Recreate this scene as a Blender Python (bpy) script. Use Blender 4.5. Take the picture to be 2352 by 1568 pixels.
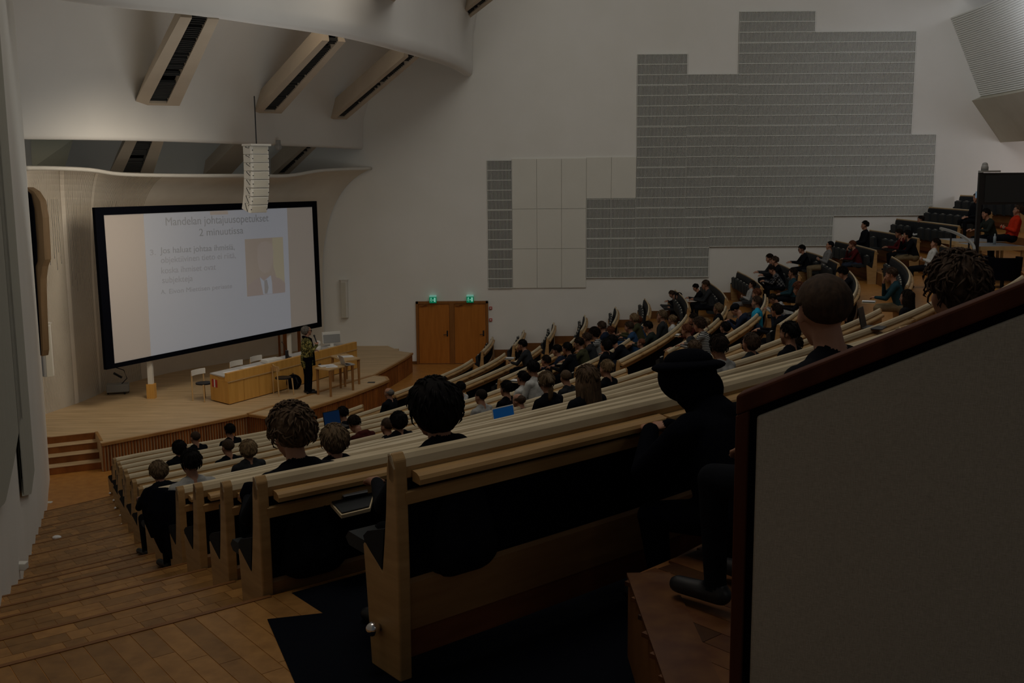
import bpy, bmesh, math, random
import numpy as np
from mathutils import Vector, Matrix, noise

random.seed(7)
SC = bpy.context.scene
COL = SC.collection
for o in list(bpy.data.objects):
    bpy.data.objects.remove(o)

# ------------------------------------------------------------------ camera
CZ = 6.22                                   # eye height above the ground floor of the hall
FPX = 2450.0
PITCH = math.atan((784 - 402) / FPX)
ROLL = -0.0078
_F = np.array([0, math.cos(PITCH), -math.sin(PITCH)])
_R = np.array([1., 0, 0]); _U = np.cross(_R, _F)
CR = _R * math.cos(ROLL) + _U * math.sin(ROLL)
CU = -_R * math.sin(ROLL) + _U * math.cos(ROLL)
cam_d = bpy.data.cameras.new('camera')
cam = bpy.data.objects.new('camera', cam_d)
COL.objects.link(cam)
cam_d.sensor_width = 36.0
cam_d.lens = FPX / 2352 * 36
cam_d.clip_start = 0.05; cam_d.clip_end = 300
M = Matrix.Identity(4)
for i in range(3):
    M[i][0] = CR[i]; M[i][1] = CU[i]; M[i][2] = -_F[i]
M[2][3] = CZ
cam.matrix_world = M
SC.camera = cam

# ------------------------------------------------------------------ view, world, lights
vs = SC.view_settings
vs.view_transform = 'Standard'
try: vs.look = 'None'
except Exception: pass
vs.exposure = 0.0; vs.gamma = 1.0; vs.use_curve_mapping = False
W = bpy.data.worlds.new('world'); SC.world = W
W.use_nodes = True
bg = W.node_tree.nodes['Background']
bg.inputs[0].default_value = (0.93, 0.97, 1.0, 1)
bg.inputs[1].default_value = 0.042

def area(name, loc, target, size, power, color, size_y=None, spread=None):
    l = bpy.data.lights.new(name, 'AREA'); l.energy = power; l.color = color
    l.shape = 'RECTANGLE'; l.size = size; l.size_y = size_y or size
    if spread: l.spread = spread
    o = bpy.data.objects.new(name, l); COL.objects.link(o)
    o.location = loc
    d = Vector(target) - Vector(loc)
    o.rotation_euler = d.to_track_quat('-Z', 'Y').to_euler()
    return o

# trough lights above the stage (warm), skylight over the seats (neutral), roof light at the back (cool)
area('stage_light', (-5.5, 24.5, 12.5), (-7.5, 28.5, 0.6), 4.0, 200, (1.0, 0.84, 0.64), 3.0, math.radians(120))
area('stage_light.001', (-6.2, 23.2, 6.8), (-11.3, 26.5, 3.0), 2.0, 42, (1.0, 0.85, 0.66), 1.6, math.radians(110))
area('ceiling_wash', (-4.5, 21.5, 5.2), (-7.2, 27.5, 10.5), 4.0, 52, (0.97, 0.98, 0.95), 2.0)
area('hall_skylight', (3.0, 20.0, 17.5), (3.5, 27.0, 3.0), 12.0, 465, (1.0, 0.95, 0.86), 9.0)
area('back_cool_light', (12.0, 29.0, 9.6), (15.6, 34.0, 9.6), 2.0, 34, (0.88, 0.90, 1.0), 2.0)  # added below the baffle only to brighten the louvre, no fixture there
area('back_cool_light.001', (17.5, 30.5, 12.6), (15.0, 35.2, 9.5), 3.0, 24, (0.88, 0.90, 1.0), 2.0)
area('back_room_light', (17.6, 30.0, 6.6), (19.9, 35.2, 6.9), 1.5, 42, (0.92, 0.93, 1.0), 1.0)
area('stage_back_fill', (-7.6, 30.2, 8.6), (-10.5, 31.0, 7.4), 1.5, 9, (0.95, 1.0, 0.94), 1.0)  # added fill behind the fascia, brightens the ceiling over the stage
area('near_ceiling_light', (-1.5, 6.0, 15.0), (-2.2, 8.0, 3.0), 5.0, 215, (1.0, 0.90, 0.76), 4.0)
area('partition_fill', (8.5, -4.0, 12.0), (2.5, 4.0, 5.0), 3.0, 30, (1.0, 0.94, 0.85), 2.0)  # added fill from behind the camera, lifts the partition linen

# ------------------------------------------------------------------ helpers
def ray(x, y):
    return _F + (x - 1176) / FPX * CR - (y - 784) / FPX * CU
def atz(x, y, z):                          # pixel ray meets height z (metres above the ground floor)
    d = ray(x, y); return Vector(d * ((z - CZ) / d[2])) + Vector((0, 0, CZ))
def aty(x, y, Y):                          # pixel ray meets the plane y = Y
    d = ray(x, y); return Vector(d * (Y / d[1])) + Vector((0, 0, CZ))
def lerp(a, b, t): return a + (b - a) * t

def mat(name, color, rough=0.6, metal=0.0, spec=0.4, emit=None, estr=0.0):
    m = bpy.data.materials.new(name); m.use_nodes = True
    b = m.node_tree.nodes['Principled BSDF']
    b.inputs['Base Color'].default_value = (*color, 1)
    b.inputs['Roughness'].default_value = rough
    b.inputs['Metallic'].default_value = metal
    b.inputs['Specular IOR Level'].default_value = spec
    if emit:
        b.inputs['Emission Color'].default_value = (*emit, 1)
        b.inputs['Emission Strength'].default_value = estr
    return m

def noisy(name, c1, c2, scale=(1, 1, 1), rough=0.6, detail=4, bump=0.0, nscale=5.0, spec=0.3, island=0.0, coord='Object'):
    """two-tone procedural: stretched noise for wood grain, plaster, cloth"""
    m = mat(name, c1, rough, spec=spec)
    nt = m.node_tree; N = nt.nodes; L = nt.links
    b = N['Principled BSDF']
    tc = N.new('ShaderNodeTexCoord'); mp = N.new('ShaderNodeMapping'); mp.inputs['Scale'].default_value = scale
    no = N.new('ShaderNodeTexNoise'); no.inputs['Scale'].default_value = nscale; no.inputs['Detail'].default_value = detail
    rp = N.new('ShaderNodeValToRGB')
    rp.color_ramp.elements[0].position = 0.3; rp.color_ramp.elements[1].position = 0.7
    rp.color_ramp.elements[0].color = (*c1, 1); rp.color_ramp.elements[1].color = (*c2, 1)
    L.new(tc.outputs[coord], mp.inputs[0]); L.new(mp.outputs[0], no.inputs['Vector']); L.new(no.outputs['Fac'], rp.inputs[0])
    out = rp.outputs[0]
    if island:
        g = N.new('ShaderNodeNewGeometry'); oi = N.new('ShaderNodeObjectInfo')
        ad = N.new('ShaderNodeMath'); ad.operation = 'ADD'
        L.new(g.outputs['Random Per Island'], ad.inputs[0]); L.new(oi.outputs['Random'], ad.inputs[1])
        fr = N.new('ShaderNodeMath'); fr.operation = 'FRACT'; L.new(ad.outputs[0], fr.inputs[0])
        mr = N.new('ShaderNodeMapRange'); mr.inputs['To Min'].default_value = 1 - island; mr.inputs['To Max'].default_value = 1 + island
        L.new(fr.outputs[0], mr.inputs['Value'])
        hs = N.new('ShaderNodeHueSaturation'); L.new(mr.outputs[0], hs.inputs['Value']); L.new(out, hs.inputs['Color'])
        out = hs.outputs[0]
    L.new(out, b.inputs['Base Color'])
    if bump:
        bu = N.new('ShaderNodeBump'); bu.inputs['Strength'].default_value = bump; bu.inputs['Distance'].default_value = 0.01
        L.new(no.outputs['Fac'], bu.inputs['Height']); L.new(bu.outputs[0], b.inputs['Normal'])
    return m

MT = {}
MT['wall'] = noisy('wall_paint', (0.80, 0.79, 0.74), (0.84, 0.83, 0.79), (1, 1, 1), 0.9, nscale=0.7, spec=0.1)
MT['ceil'] = noisy('ceiling_plaster', (0.80, 0.79, 0.76), (0.86, 0.85, 0.82), (1, 1, 1), 0.9, nscale=0.5, spec=0.1)
MT['rib'] = noisy('ribbed_board', (0.72, 0.66, 0.56), (0.78, 0.72, 0.62), (1, 1, 1), 0.85, nscale=1.5, spec=0.1)
MT['slat'] = mat('panel_slat', (0.78, 0.79, 0.74), 0.8, spec=0.1)
MT['slat_back'] = mat('panel_cavity', (0.032, 0.033, 0.030), 0.9, spec=0.05)
MT['panel'] = noisy('plain_panel', (0.74, 0.73, 0.66), (0.77, 0.76, 0.69), (1, 1, 1), 0.85, nscale=1, spec=0.1)
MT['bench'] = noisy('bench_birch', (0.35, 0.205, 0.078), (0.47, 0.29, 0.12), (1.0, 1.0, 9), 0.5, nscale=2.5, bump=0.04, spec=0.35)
MT['bench_lit'] = noisy('bench_birch_lit', (0.60, 0.48, 0.30), (0.72, 0.60, 0.40), (1.0, 1.0, 9), 0.42, nscale=2.5, spec=0.4)  # lit copy of the birch: overhead light put into a paler colour
MT['bench_shaded'] = noisy('bench_back_board_shaded', (0.24, 0.12, 0.045), (0.32, 0.17, 0.065), (1, 1, 9), 0.5, nscale=2.5, spec=0.3)  # shaded copy of the birch: shade on the back boards put into the colour
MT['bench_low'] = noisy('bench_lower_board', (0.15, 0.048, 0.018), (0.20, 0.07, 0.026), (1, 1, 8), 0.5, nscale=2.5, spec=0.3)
MT['pad'] = mat('black_upholstery', (0.0075, 0.0095, 0.013), 0.75, spec=0.25)
MT['pad2'] = mat('grey_upholstery', (0.018, 0.021, 0.023), 0.7, spec=0.3)
MT['plate'] = mat('pale_number_plate', (0.42, 0.40, 0.34), 0.6)
MT['chrome'] = mat('chrome', (0.8, 0.8, 0.8), 0.15, metal=1.0)
MT['stage'] = noisy('stage_floor', (0.46, 0.32, 0.17), (0.62, 0.45, 0.26), (0.5, 3.5, 1), 0.5, nscale=2, spec=0.35)
MT['stage_front'] = noisy('stage_front_slat', (0.20, 0.062, 0.012), (0.34, 0.12, 0.026), (1, 1, 0.4), 0.5, nscale=4, spec=0.3, island=0.22)
MT['stage_trim'] = noisy('stage_trim', (0.34, 0.17, 0.055), (0.44, 0.24, 0.08), (1, 1, 1), 0.45, nscale=3)
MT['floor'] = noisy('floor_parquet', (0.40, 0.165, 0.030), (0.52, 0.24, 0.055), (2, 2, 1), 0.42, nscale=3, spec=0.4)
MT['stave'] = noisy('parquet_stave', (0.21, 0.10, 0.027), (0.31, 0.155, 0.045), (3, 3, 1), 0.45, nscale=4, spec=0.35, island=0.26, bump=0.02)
MT['stave_shaded'] = noisy('walkway_plank_shaded', (0.075, 0.025, 0.009), (0.125, 0.053, 0.016), (3, 3, 1), 0.5, nscale=3, spec=0.25, island=0.6)  # plank tones darkened, the shadow over the walkway is in the colour
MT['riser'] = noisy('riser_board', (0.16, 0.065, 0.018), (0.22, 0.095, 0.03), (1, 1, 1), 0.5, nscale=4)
MT['mat_shade'] = mat('dark_mat_shade', (0.0035, 0.0045, 0.008), 0.95, spec=0.05)  # near-black tone standing in for a floor mat and the shade under benches
MT['door'] = noisy('door_veneer', (0.40, 0.135, 0.016), (0.50, 0.18, 0.026), (6, 6, 0.6), 0.45, nscale=2, spec=0.3)
MT['door_frame'] = noisy('door_frame_wood', (0.24, 0.09, 0.018), (0.30, 0.12, 0.026), (5, 5, 0.6), 0.45, nscale=2)
MT['black'] = mat('black_metal', (0.010, 0.010, 0.012), 0.45)
MT['blackm'] = mat('black_cloth', (0.0035, 0.004, 0.007), 0.95, spec=0.03)
MT['white'] = mat('white_paint', (0.72, 0.70, 0.64), 0.5)
MT['desk'] = noisy('desk_birch', (0.58, 0.30, 0.065), (0.70, 0.38, 0.095), (6, 6, 0.5), 0.45, nscale=1.5, spec=0.3)
MT['desk_top'] = mat('desk_top_grey', (0.50, 0.48, 0.45), 0.5)
MT['table'] = noisy('table_birch', (0.50, 0.32, 0.14), (0.60, 0.40, 0.19), (3, 3, 1), 0.45, nscale=2)
MT['leg'] = noisy('table_leg_birch', (0.30, 0.14, 0.045), (0.38, 0.19, 0.065), (3, 3, 1), 0.45, nscale=2)
MT['paper'] = mat('paper', (0.80, 0.80, 0.80), 0.7)
MT['grey'] = mat('grey_plastic', (0.30, 0.30, 0.29), 0.5)
MT['silver'] = mat('silver_case', (0.45, 0.46, 0.48), 0.35, metal=0.5)
MT['redbrown'] = noisy('partition_mahogany', (0.060, 0.017, 0.008), (0.095, 0.030, 0.013), (8, 8, 0.6), 0.6, nscale=2, spec=0.12)
MT['red'] = mat('red_box', (0.45, 0.03, 0.02), 0.5)
MT['dark'] = mat('dark_recess', (0.004, 0.004, 0.004), 0.9, spec=0.0)
MT['lamella'] = mat('trough_lamella', (0.030, 0.030, 0.028), 0.6)
MT['trough'] = noisy('trough_soffit', (0.52, 0.43, 0.33), (0.58, 0.49, 0.38), (1, 1, 1), 0.8, nscale=1)
MT['glass'] = mat('clear_bottle', (0.35, 0.42, 0.45), 0.15)
MT['grille'] = mat('speaker_grille', (0.60, 0.57, 0.48), 0.6)

# fabric of the partition: fine linen weave
def linen():
    m = mat('partition_linen', (0.19, 0.155, 0.115), 0.95, spec=0.05)
    nt = m.node_tree; N = nt.nodes; L = nt.links; b = N['Principled BSDF']
    tc = N.new('ShaderNodeTexCoord')
    cols = []
    for sc_ in ((900, 900, 60), (60, 60, 900)):
        mp = N.new('ShaderNodeMapping'); mp.inputs['Scale'].default_value = sc_
        no = N.new('ShaderNodeTexNoise'); no.inputs['Scale'].default_value = 1.0; no.inputs['Detail'].default_value = 2
        L.new(tc.outputs['Object'], mp.inputs[0]); L.new(mp.outputs[0], no.inputs['Vector']); cols.append(no.outputs['Fac'])
    ad = N.new('ShaderNodeMath'); ad.operation = 'ADD'; L.new(cols[0], ad.inputs[0]); L.new(cols[1], ad.inputs[1])
    mr = N.new('ShaderNodeMapRange'); mr.inputs['From Min'].default_value = 0.7; mr.inputs['From Max'].default_value = 1.3
    L.new(ad.outputs[0], mr.inputs['Value'])
    mx = N.new('ShaderNodeMix'); mx.data_type = 'RGBA'
    mx.inputs[6].default_value = (0.36, 0.325, 0.26, 1); mx.inputs[7].default_value = (0.52, 0.475, 0.39, 1)
    L.new(mr.outputs[0], mx.inputs[0]); L.new(mx.outputs[2], b.inputs['Base Color'])
    bu = N.new('ShaderNodeBump'); bu.inputs['Strength'].default_value = 0.3; bu.inputs['Distance'].default_value = 0.002
    L.new(ad.outputs[0], bu.inputs['Height']); L.new(bu.outputs[0], b.inputs['Normal'])
    return m
MT['linen'] = linen()

class MB:
    """collects verts and faces, then links them as one mesh object"""
    def __init__(s): s.v = []; s.f = []; s.mi = []
    def add(s, vs_, fs, mi=0):
        n = len(s.v); s.v += [tuple(p) for p in vs_]
        s.f += [tuple(i + n for i in f) for f in fs]; s.mi += [mi] * len(fs)
        return s
    def box(s, a, b, mi=0, M_=None):
        x0, y0, z0 = a; x1, y1, z1 = b
        p = [(x0, y0, z0), (x1, y0, z0), (x1, y1, z0), (x0, y1, z0), (x0, y0, z1), (x1, y0, z1), (x1, y1, z1), (x0, y1, z1)]
        if M_ is not None: p = [tuple(M_ @ Vector(q)) for q in p]
        return s.add(p, [(0, 3, 2, 1), (4, 5, 6, 7), (0, 1, 5, 4), (1, 2, 6, 5), (2, 3, 7, 6), (3, 0, 4, 7)], mi)
    def beam(s, p, q, w, h, mi=0, up=(0, 0, 1)):
        p = Vector(p); q = Vector(q); d = (q - p).normalized()
        sd = d.cross(Vector(up))
        if sd.length < 1e-4: sd = d.cross(Vector((1, 0, 0)))
        sd.normalize(); u = sd.cross(d).normalized()
        pts = []
        for c in (p, q):
            for a, b in ((-1, -1), (1, -1), (1, 1), (-1, 1)):
                pts.append(c + sd * (a * w / 2) + u * (b * h / 2))
        return s.add(pts, [(0, 3, 2, 1), (4, 5, 6, 7), (0, 1, 5, 4), (1, 2, 6, 5), (2, 3, 7, 6), (3, 0, 4, 7)], mi)
    def tube(s, pts, r, n=10, mi=0, cap=True):
        pts = [Vector(p) for p in pts]
        rs = r if isinstance(r, (list, tuple)) else [r] * len(pts)
        base = len(s.v); rings = []
        for i, p in enumerate(pts):
            d = (pts[min(i + 1, len(pts) - 1)] - pts[max(i - 1, 0)]).normalized()
            a = d.cross(Vector((0, 0, 1)))
            if a.length < 1e-3: a = Vector((1, 0, 0))
            a.normalize(); b = d.cross(a)
            rings.append([p + (a * math.cos(t) + b * math.sin(t)) * rs[i] for t in [2 * math.pi * k / n for k in range(n)]])
        vs_ = [q for rg in rings for q in rg]; fs = []
        for i in range(len(pts) - 1):
            for k in range(n):
                fs.append((i * n + k, i * n + (k + 1) % n, (i + 1) * n + (k + 1) % n, (i + 1) * n + k))
        if cap:
            fs.append(tuple(range(n))[::-1]); fs.append(tuple((len(pts) - 1) * n + k for k in range(n)))
        return s.add(vs_, fs, mi)
    def prism(s, poly, d, mi=0):
        """poly: 3-D points in a plane, extruded by vector d"""
        n = len(poly); d = Vector(d)
        vs_ = [Vector(p) for p in poly] + [Vector(p) + d for p in poly]
        fs = [tuple(range(n))[::-1], tuple(range(n, 2 * n))] + [(i, (i + 1) % n, n + (i + 1) % n, n + i) for i in range(n)]
        return s.add(vs_, fs, mi)
    def sphere(s, c, r, seg=12, rings=8, mi=0):
        rx, ry, rz = r if isinstance(r, (tuple, list)) else (r, r, r)
        vs_ = [(c[0], c[1], c[2] + rz)]
        for i in range(1, rings):
            t = math.pi * i / rings
            for k in range(seg):
                a = 2 * math.pi * k / seg
                vs_.append((c[0] + rx * math.sin(t) * math.cos(a), c[1] + ry * math.sin(t) * math.sin(a), c[2] + rz * math.cos(t)))
        vs_.append((c[0], c[1], c[2] - rz)); fs = []
        for k in range(seg):
            fs.append((0, 1 + k, 1 + (k + 1) % seg))
            for i in range(rings - 2):
                a = 1 + i * seg; fs.append((a + k, a + seg + k, a + seg + (k + 1) % seg, a + (k + 1) % seg))
            a = 1 + (rings - 2) * seg; fs.append((a + k, len(vs_) - 1, a + (k + 1) % seg))
        return s.add(vs_, fs, mi)
    def mesh(s, name, mats, smooth=False):
        me = bpy.data.meshes.new(name); me.from_pydata(s.v, [], s.f)
        for m in (mats if isinstance(mats, (list, tuple)) else [mats]): me.materials.append(m)
        me.polygons.foreach_set('material_index', s.mi)
        if smooth: me.polygons.foreach_set('use_smooth', [True] * len(s.f))
        bm = bmesh.new(); bm.from_mesh(me); bmesh.ops.recalc_face_normals(bm, faces=bm.faces); bm.to_mesh(me); bm.free()
        me.update(); return me
    def build(s, name, mats, parent=None, smooth=False, bevel=0.0, **kw):
        o = link(name, s.mesh(name, mats, smooth), parent, **kw)
        if bevel:
            b = o.modifiers.new('bevel', 'BEVEL'); b.width = bevel; b.segments = 2; b.limit_method = 'ANGLE'
        return o

def link(name, data, parent=None, loc=None, rotz=None, label=None, cat=None, group=None, kind=None):
    o = bpy.data.objects.new(name, data); COL.objects.link(o)
    if parent is not None:
        o.parent = parent
        if data is not None and loc is None:            # mesh given in world coordinates
            o.matrix_parent_inverse = parent_inv(parent)
    if loc is not None: o.location = loc
    if rotz is not None: o.rotation_euler[2] = rotz
    if label: o['label'] = label
    if cat: o['category'] = cat
    if group: o['group'] = group
    if kind: o['kind'] = kind
    return o
def local_matrix(o): 
    return Matrix.LocRotScale(o.location, o.rotation_euler, o.scale)
def world_matrix(o):
    m = local_matrix(o)
    if o.parent: m = world_matrix(o.parent) @ o.matrix_parent_inverse @ m
    return m
def parent_inv(p): return world_matrix(p).inverted()
def empty(name, loc, rotz=0, **kw): return link(name, None, None, loc, rotz, **kw)
def copy_tree(o, parent=None):
    c = o.copy(); COL.objects.link(c)
    if parent is not None: c.parent = parent
    for ch in list(o.children): copy_tree(ch, c)
    return c
def relabel(o, label, group=None):
    o['label'] = label
    if group: o['group'] = group

# ------------------------------------------------------------------ the fan of rows
CX, CY = -25.0, 35.25
def zrail(k):                                # top of the backrest of row k above the ground floor
    return CZ + (((-2.24486110e-05 * k + 5.89572697e-03) * k + 2.10007753e-01) * k - 5.52863676)
def zfl(k): return max(0.0, zrail(k) - (0.91 + 0.07 * min(1, max(0, (k - 1) / 3))))
THL = {1: -41.5, 2: -42.7, 3: -43.9, 4: -44.9, 5: -46.0, 6: -46.9, 7: -47.8, 8: -48.5, 9: -49.1, 10: -49.7, 11: -50.2, 12: -50.7, 13: -51.2, 14: -51.7, 15: -51.65, 16: -52.2, 17: -52.5}
EL = [0, -.78, -.74, -.69, -.61, -.47, -.28, -.05, .04, -.04, -.02, .03, .07, .22, .34, .51, .6, .6]
EB = [0, .3, .23, .2, .13, .02, -.04, .06, .03, -.04, -.06, -.07, -.02, .03, 0, 0, 0, 0]
EW = [0, .42, .38, .3, .25, .19, .08, .0, -.05, -.1, -.02, -.03, -.14, -.13, -.35, -.4, -.47, -.5]
EM = [0] * 18
def rr(k, th):
    """radius of the back of row k at angle th (degrees)"""
    kk = max(1, min(17, k))
    kn = [(-75, EL[kk]), (THL[kk], EL[kk]), (-30, 0.06), (-24, 0.0), (-10.5, EB[kk]), (0, EW[kk])]
    if kk == 16 and th < -30: return 23.93 + 1.077 * 15 + (0.28 if th < -48 else 0.28 * max(0, (-th - 42) / 6))
    if kk == 15: kn = [(-75, .51), (-51.65, .51), (-49.3, .46), (-47.2, .37), (-44.5, .15), (-40, 0.0), (-24, 0.0), (-10.5, 0), (0, -.4)]
    e = kn[0][1]
    for (a, ea), (b, eb) in zip(kn, kn[1:]):
        if a <= th <= b:
            t = (th - a) / (b - a); t = t if kk == 15 else t * t * (3 - 2 * t); e = ea + (eb - ea) * t; break
        e = eb
    return 23.93 + 1.077 * (k - 1) + e
def pol(r, th, z): 
    a = math.radians(th); return Vector((CX + r * math.cos(a), CY + r * math.sin(a), z))

def sweep(mb, k, th0, th1, prof, mi=0, seg=0.45, closed=True):
    """prof: list of (dr, z) outward of the row back, absolute z"""
    n = max(1, int(math.radians(abs(th1 - th0)) * rr(k, th0) / seg)); m = len(prof)
    vs_ = []
    for i in range(n + 1):
        th = lerp(th0, th1, i / n); R = rr(k, th)
        vs_ += [pol(R + dr, th, z) for dr, z in prof]
    fs = []
    for i in range(n):
        for j in range(m if closed else m - 1):
            a = i * m + j; b = i * m + (j + 1) % m; fs.append((a, b, b + m, a + m))
    if closed: fs.append(tuple(range(m))[::-1]); fs.append(tuple(n * m + j for j in range(m)))
    mb.add(vs_, fs, mi)

# ------------------------------------------------------------------ SETTING: side wall, floors
WY = 35.2
wall = MB().box((-17, WY, -0.1), (26, WY + 0.3, 17), 0).build('wall_right', MT['wall'], kind='structure')
link_wall = wall

# left wall, a tall curved wall beside the aisle
LW = [(-10.3, 23.0), (-9.71, 21.66), (-9.33, 20.7), (-8.98, 19.85), (-8.5, 18.6), (-7.6, 16.4), (-6.6, 14.0), (-5.75, 12.0), (-5.0, 10.2), (-4.3, 8.5), (-3.6, 6.8), (-2.95, 5.2), (-2.4, 3.6), (-1.9, 2.0), (-1.5, 0.5), (-1.2, -1.5)]
mb = MB()
n = len(LW); vs_ = []
for (x, y) in LW: vs_ += [(x, y, -0.1), (x, y, 17), (x - 0.3, y + 0.15, 17), (x - 0.3, y + 0.15, -0.1)]
fs = [(i * 4 + j, i * 4 + (j + 1) % 4, i * 4 + 4 + (j + 1) % 4, i * 4 + 4 + j) for i in range(n - 1) for j in range(4)]
fs += [(0, 1, 2, 3), tuple((n - 1) * 4 + j for j in (3, 2, 1, 0))]
mb.add(vs_, fs); wall_left = mb.build('wall_left', MT['wall'], kind='structure')
def lw_x(y):
    for (x0, y0), (x1, y1) in zip(LW, LW[1:]):
        if y1 <= y <= y0: return lerp(x0, x1, (y - y0) / (y1 - y0))
    return LW[0][0] if y > LW[0][1] else LW[-1][0]
def th_wall(k, dr=0.0):
    """angle at which the arc of row k meets the left wall"""
    th = THL[min(k, 17)]
    while th > -74:
        p = pol(rr(k, th) + dr, th, 0)
        if p.x < lw_x(p.y) + 0.01: return th
        th -= 0.1
    return th

# ground floor in front of the stage
mb = MB(); mb.box((-11.4, 17.0, -0.12), (-0.2, WY + 0.0, -0.004))
mb.build('floor', MT['floor'], kind='structure')
# stepped terraces: one tread per row, with risers
mb = MB()
for k in range(2, 18):
    z = zfl(k); zl = zfl(k - 1) - 0.02
    th0 = th_wall(k, 0) - 0.5; th1 = -0.12
    n = 90; m_ = 4; vs_ = []
    if k >= 17: th0 = -26
    for i in range(n + 1):
        th = lerp(th0, th1, i / n)
        r0 = rr(k - 1, th) + 0.06; r1 = rr(k, th) + 0.06 if k < 17 else 46.0
        if k == 16: r1 = rr(16, th) + 0.06 if th > -27 else rr(15, th) + 0.3
        if k == 15 and th < -27: r1 = 43.6 if th > -57 else 42.5
        if k == 16 and th < -27: r0 = r1 - 0.001; 
        vs_ += [pol(r0, th, zl), pol(r0, th, z), pol(r1, th, z)]
    f0 = []; f1 = []
    for i in range(n):
        if k == 16 and lerp(th0, th1, i / n) < -27: continue
        a = i * 3; f1.append((a, a + 3, a + 4, a + 1)); f0.append((a + 1, a + 4, a + 5, a + 2))
    nb = len(mb.v); mb.v += [tuple(p) for p in vs_]
    for f in f0: mb.f.append(tuple(q + nb for q in f)); mb.mi.append(0)
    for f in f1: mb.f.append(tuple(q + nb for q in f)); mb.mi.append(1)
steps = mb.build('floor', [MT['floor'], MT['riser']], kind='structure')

# raised walkway behind the last near bench (parquet), to the right of the camera
zw = zfl(16)
mb = MB()
e0 = atz(1530, 1568, zw); e1 = atz(1443, 1322, zw)
d_ = (e1 - e0); eN = e0 - d_ * 3.0
pl = [eN, e0, e1, Vector((e1.x + 0.25, e1.y + 0.25, zw)), pol(rr(15, -44) + 0.35, -44, zw), pol(rr(15, -38) + 0.35, -38, zw), pol(rr(15, -31) + 0.35, -31, zw), pol(44, -31, zw), pol(47, -45, zw), Vector((3.0, -0.6, zw)), Vector((0.5, -0.6, zw))]
mb.prism([Vector((p.x, p.y, zw - 0.45)) for p in pl], (0, 0, 0.442), 0)
walkway = mb.build('floor', MT['riser'], kind='structure')
# walkway boards, running away from the camera
dirw = Vector((-0.65, 0.76, 0)).normalized(); sdw = Vector((dirw.y, -dirw.x, 0))
def inpoly(x, y):
    c = False; n = len(pl)
    for i in range(n):
        p, q = pl[i], pl[(i + 1) % n]
        if (p.y > y) != (q.y > y) and x < (q.x - p.x) * (y - p.y) / (q.y - p.y) + p.x: c = not c
    return c
rnd = random.Random(3); PW = 0.11; nwp = 0; rest = MB()
for i in range(-30, 60):
    base = Vector((0.9, 2.6, 0)) + sdw * (i * PW)
    ts = [t * 0.02 for t in range(-300, 400) if inpoly(base.x + dirw.x * t * 0.02, base.y + dirw.y * t * 0.02)]
    if not ts: continue
    t = ts[0] + 0.16; tend = min(ts[-1] - 0.02, 9)
    first = True
    while t < tend - 0.05:
        L_ = rnd.uniform(0.7, 1.5) if not first else rnd.uniform(0.2, 1.4); first = False
        t2 = min(t + L_, tend); p0 = base + dirw * (t + 0.0015); p1 = base + dirw * (t2 - 0.0015)
        vis = p1.y > 1.6 and p0.y < 8 and nwp < 150
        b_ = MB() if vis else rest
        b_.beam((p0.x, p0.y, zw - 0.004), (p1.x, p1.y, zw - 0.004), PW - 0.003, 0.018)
        if vis: b_.build('plank', MT['stave_shaded'], walkway); nwp += 1
        t = t2
mb = MB(); eo = Vector(((e1 - e0).y, -(e1 - e0).x, 0)).normalized() * 0.055
mb.beam(eN + eo * 1.6 + Vector((0, 0, .005)), e1 + eo * 1.6 + Vector((0, 0, .005)), 0.19, 0.018); mb.build('edge_board', MT['stave_shaded'], walkway)
if rest.v: rest.build('planks', MT['stave_shaded'], walkway, kind='stuff')

# dark sheet under the near benches: floor mat and painted shade
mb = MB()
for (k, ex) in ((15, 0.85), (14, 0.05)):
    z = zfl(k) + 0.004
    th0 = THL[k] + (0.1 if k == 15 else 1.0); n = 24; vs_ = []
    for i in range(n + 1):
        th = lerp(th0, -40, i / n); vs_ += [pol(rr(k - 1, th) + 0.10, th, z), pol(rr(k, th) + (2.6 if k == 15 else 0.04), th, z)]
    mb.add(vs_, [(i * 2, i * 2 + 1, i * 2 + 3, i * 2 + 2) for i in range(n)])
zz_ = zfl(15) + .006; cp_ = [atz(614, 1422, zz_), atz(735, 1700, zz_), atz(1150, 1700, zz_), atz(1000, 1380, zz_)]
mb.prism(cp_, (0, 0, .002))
mb.build('floor', MT['mat_shade'], kind='structure')

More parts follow.
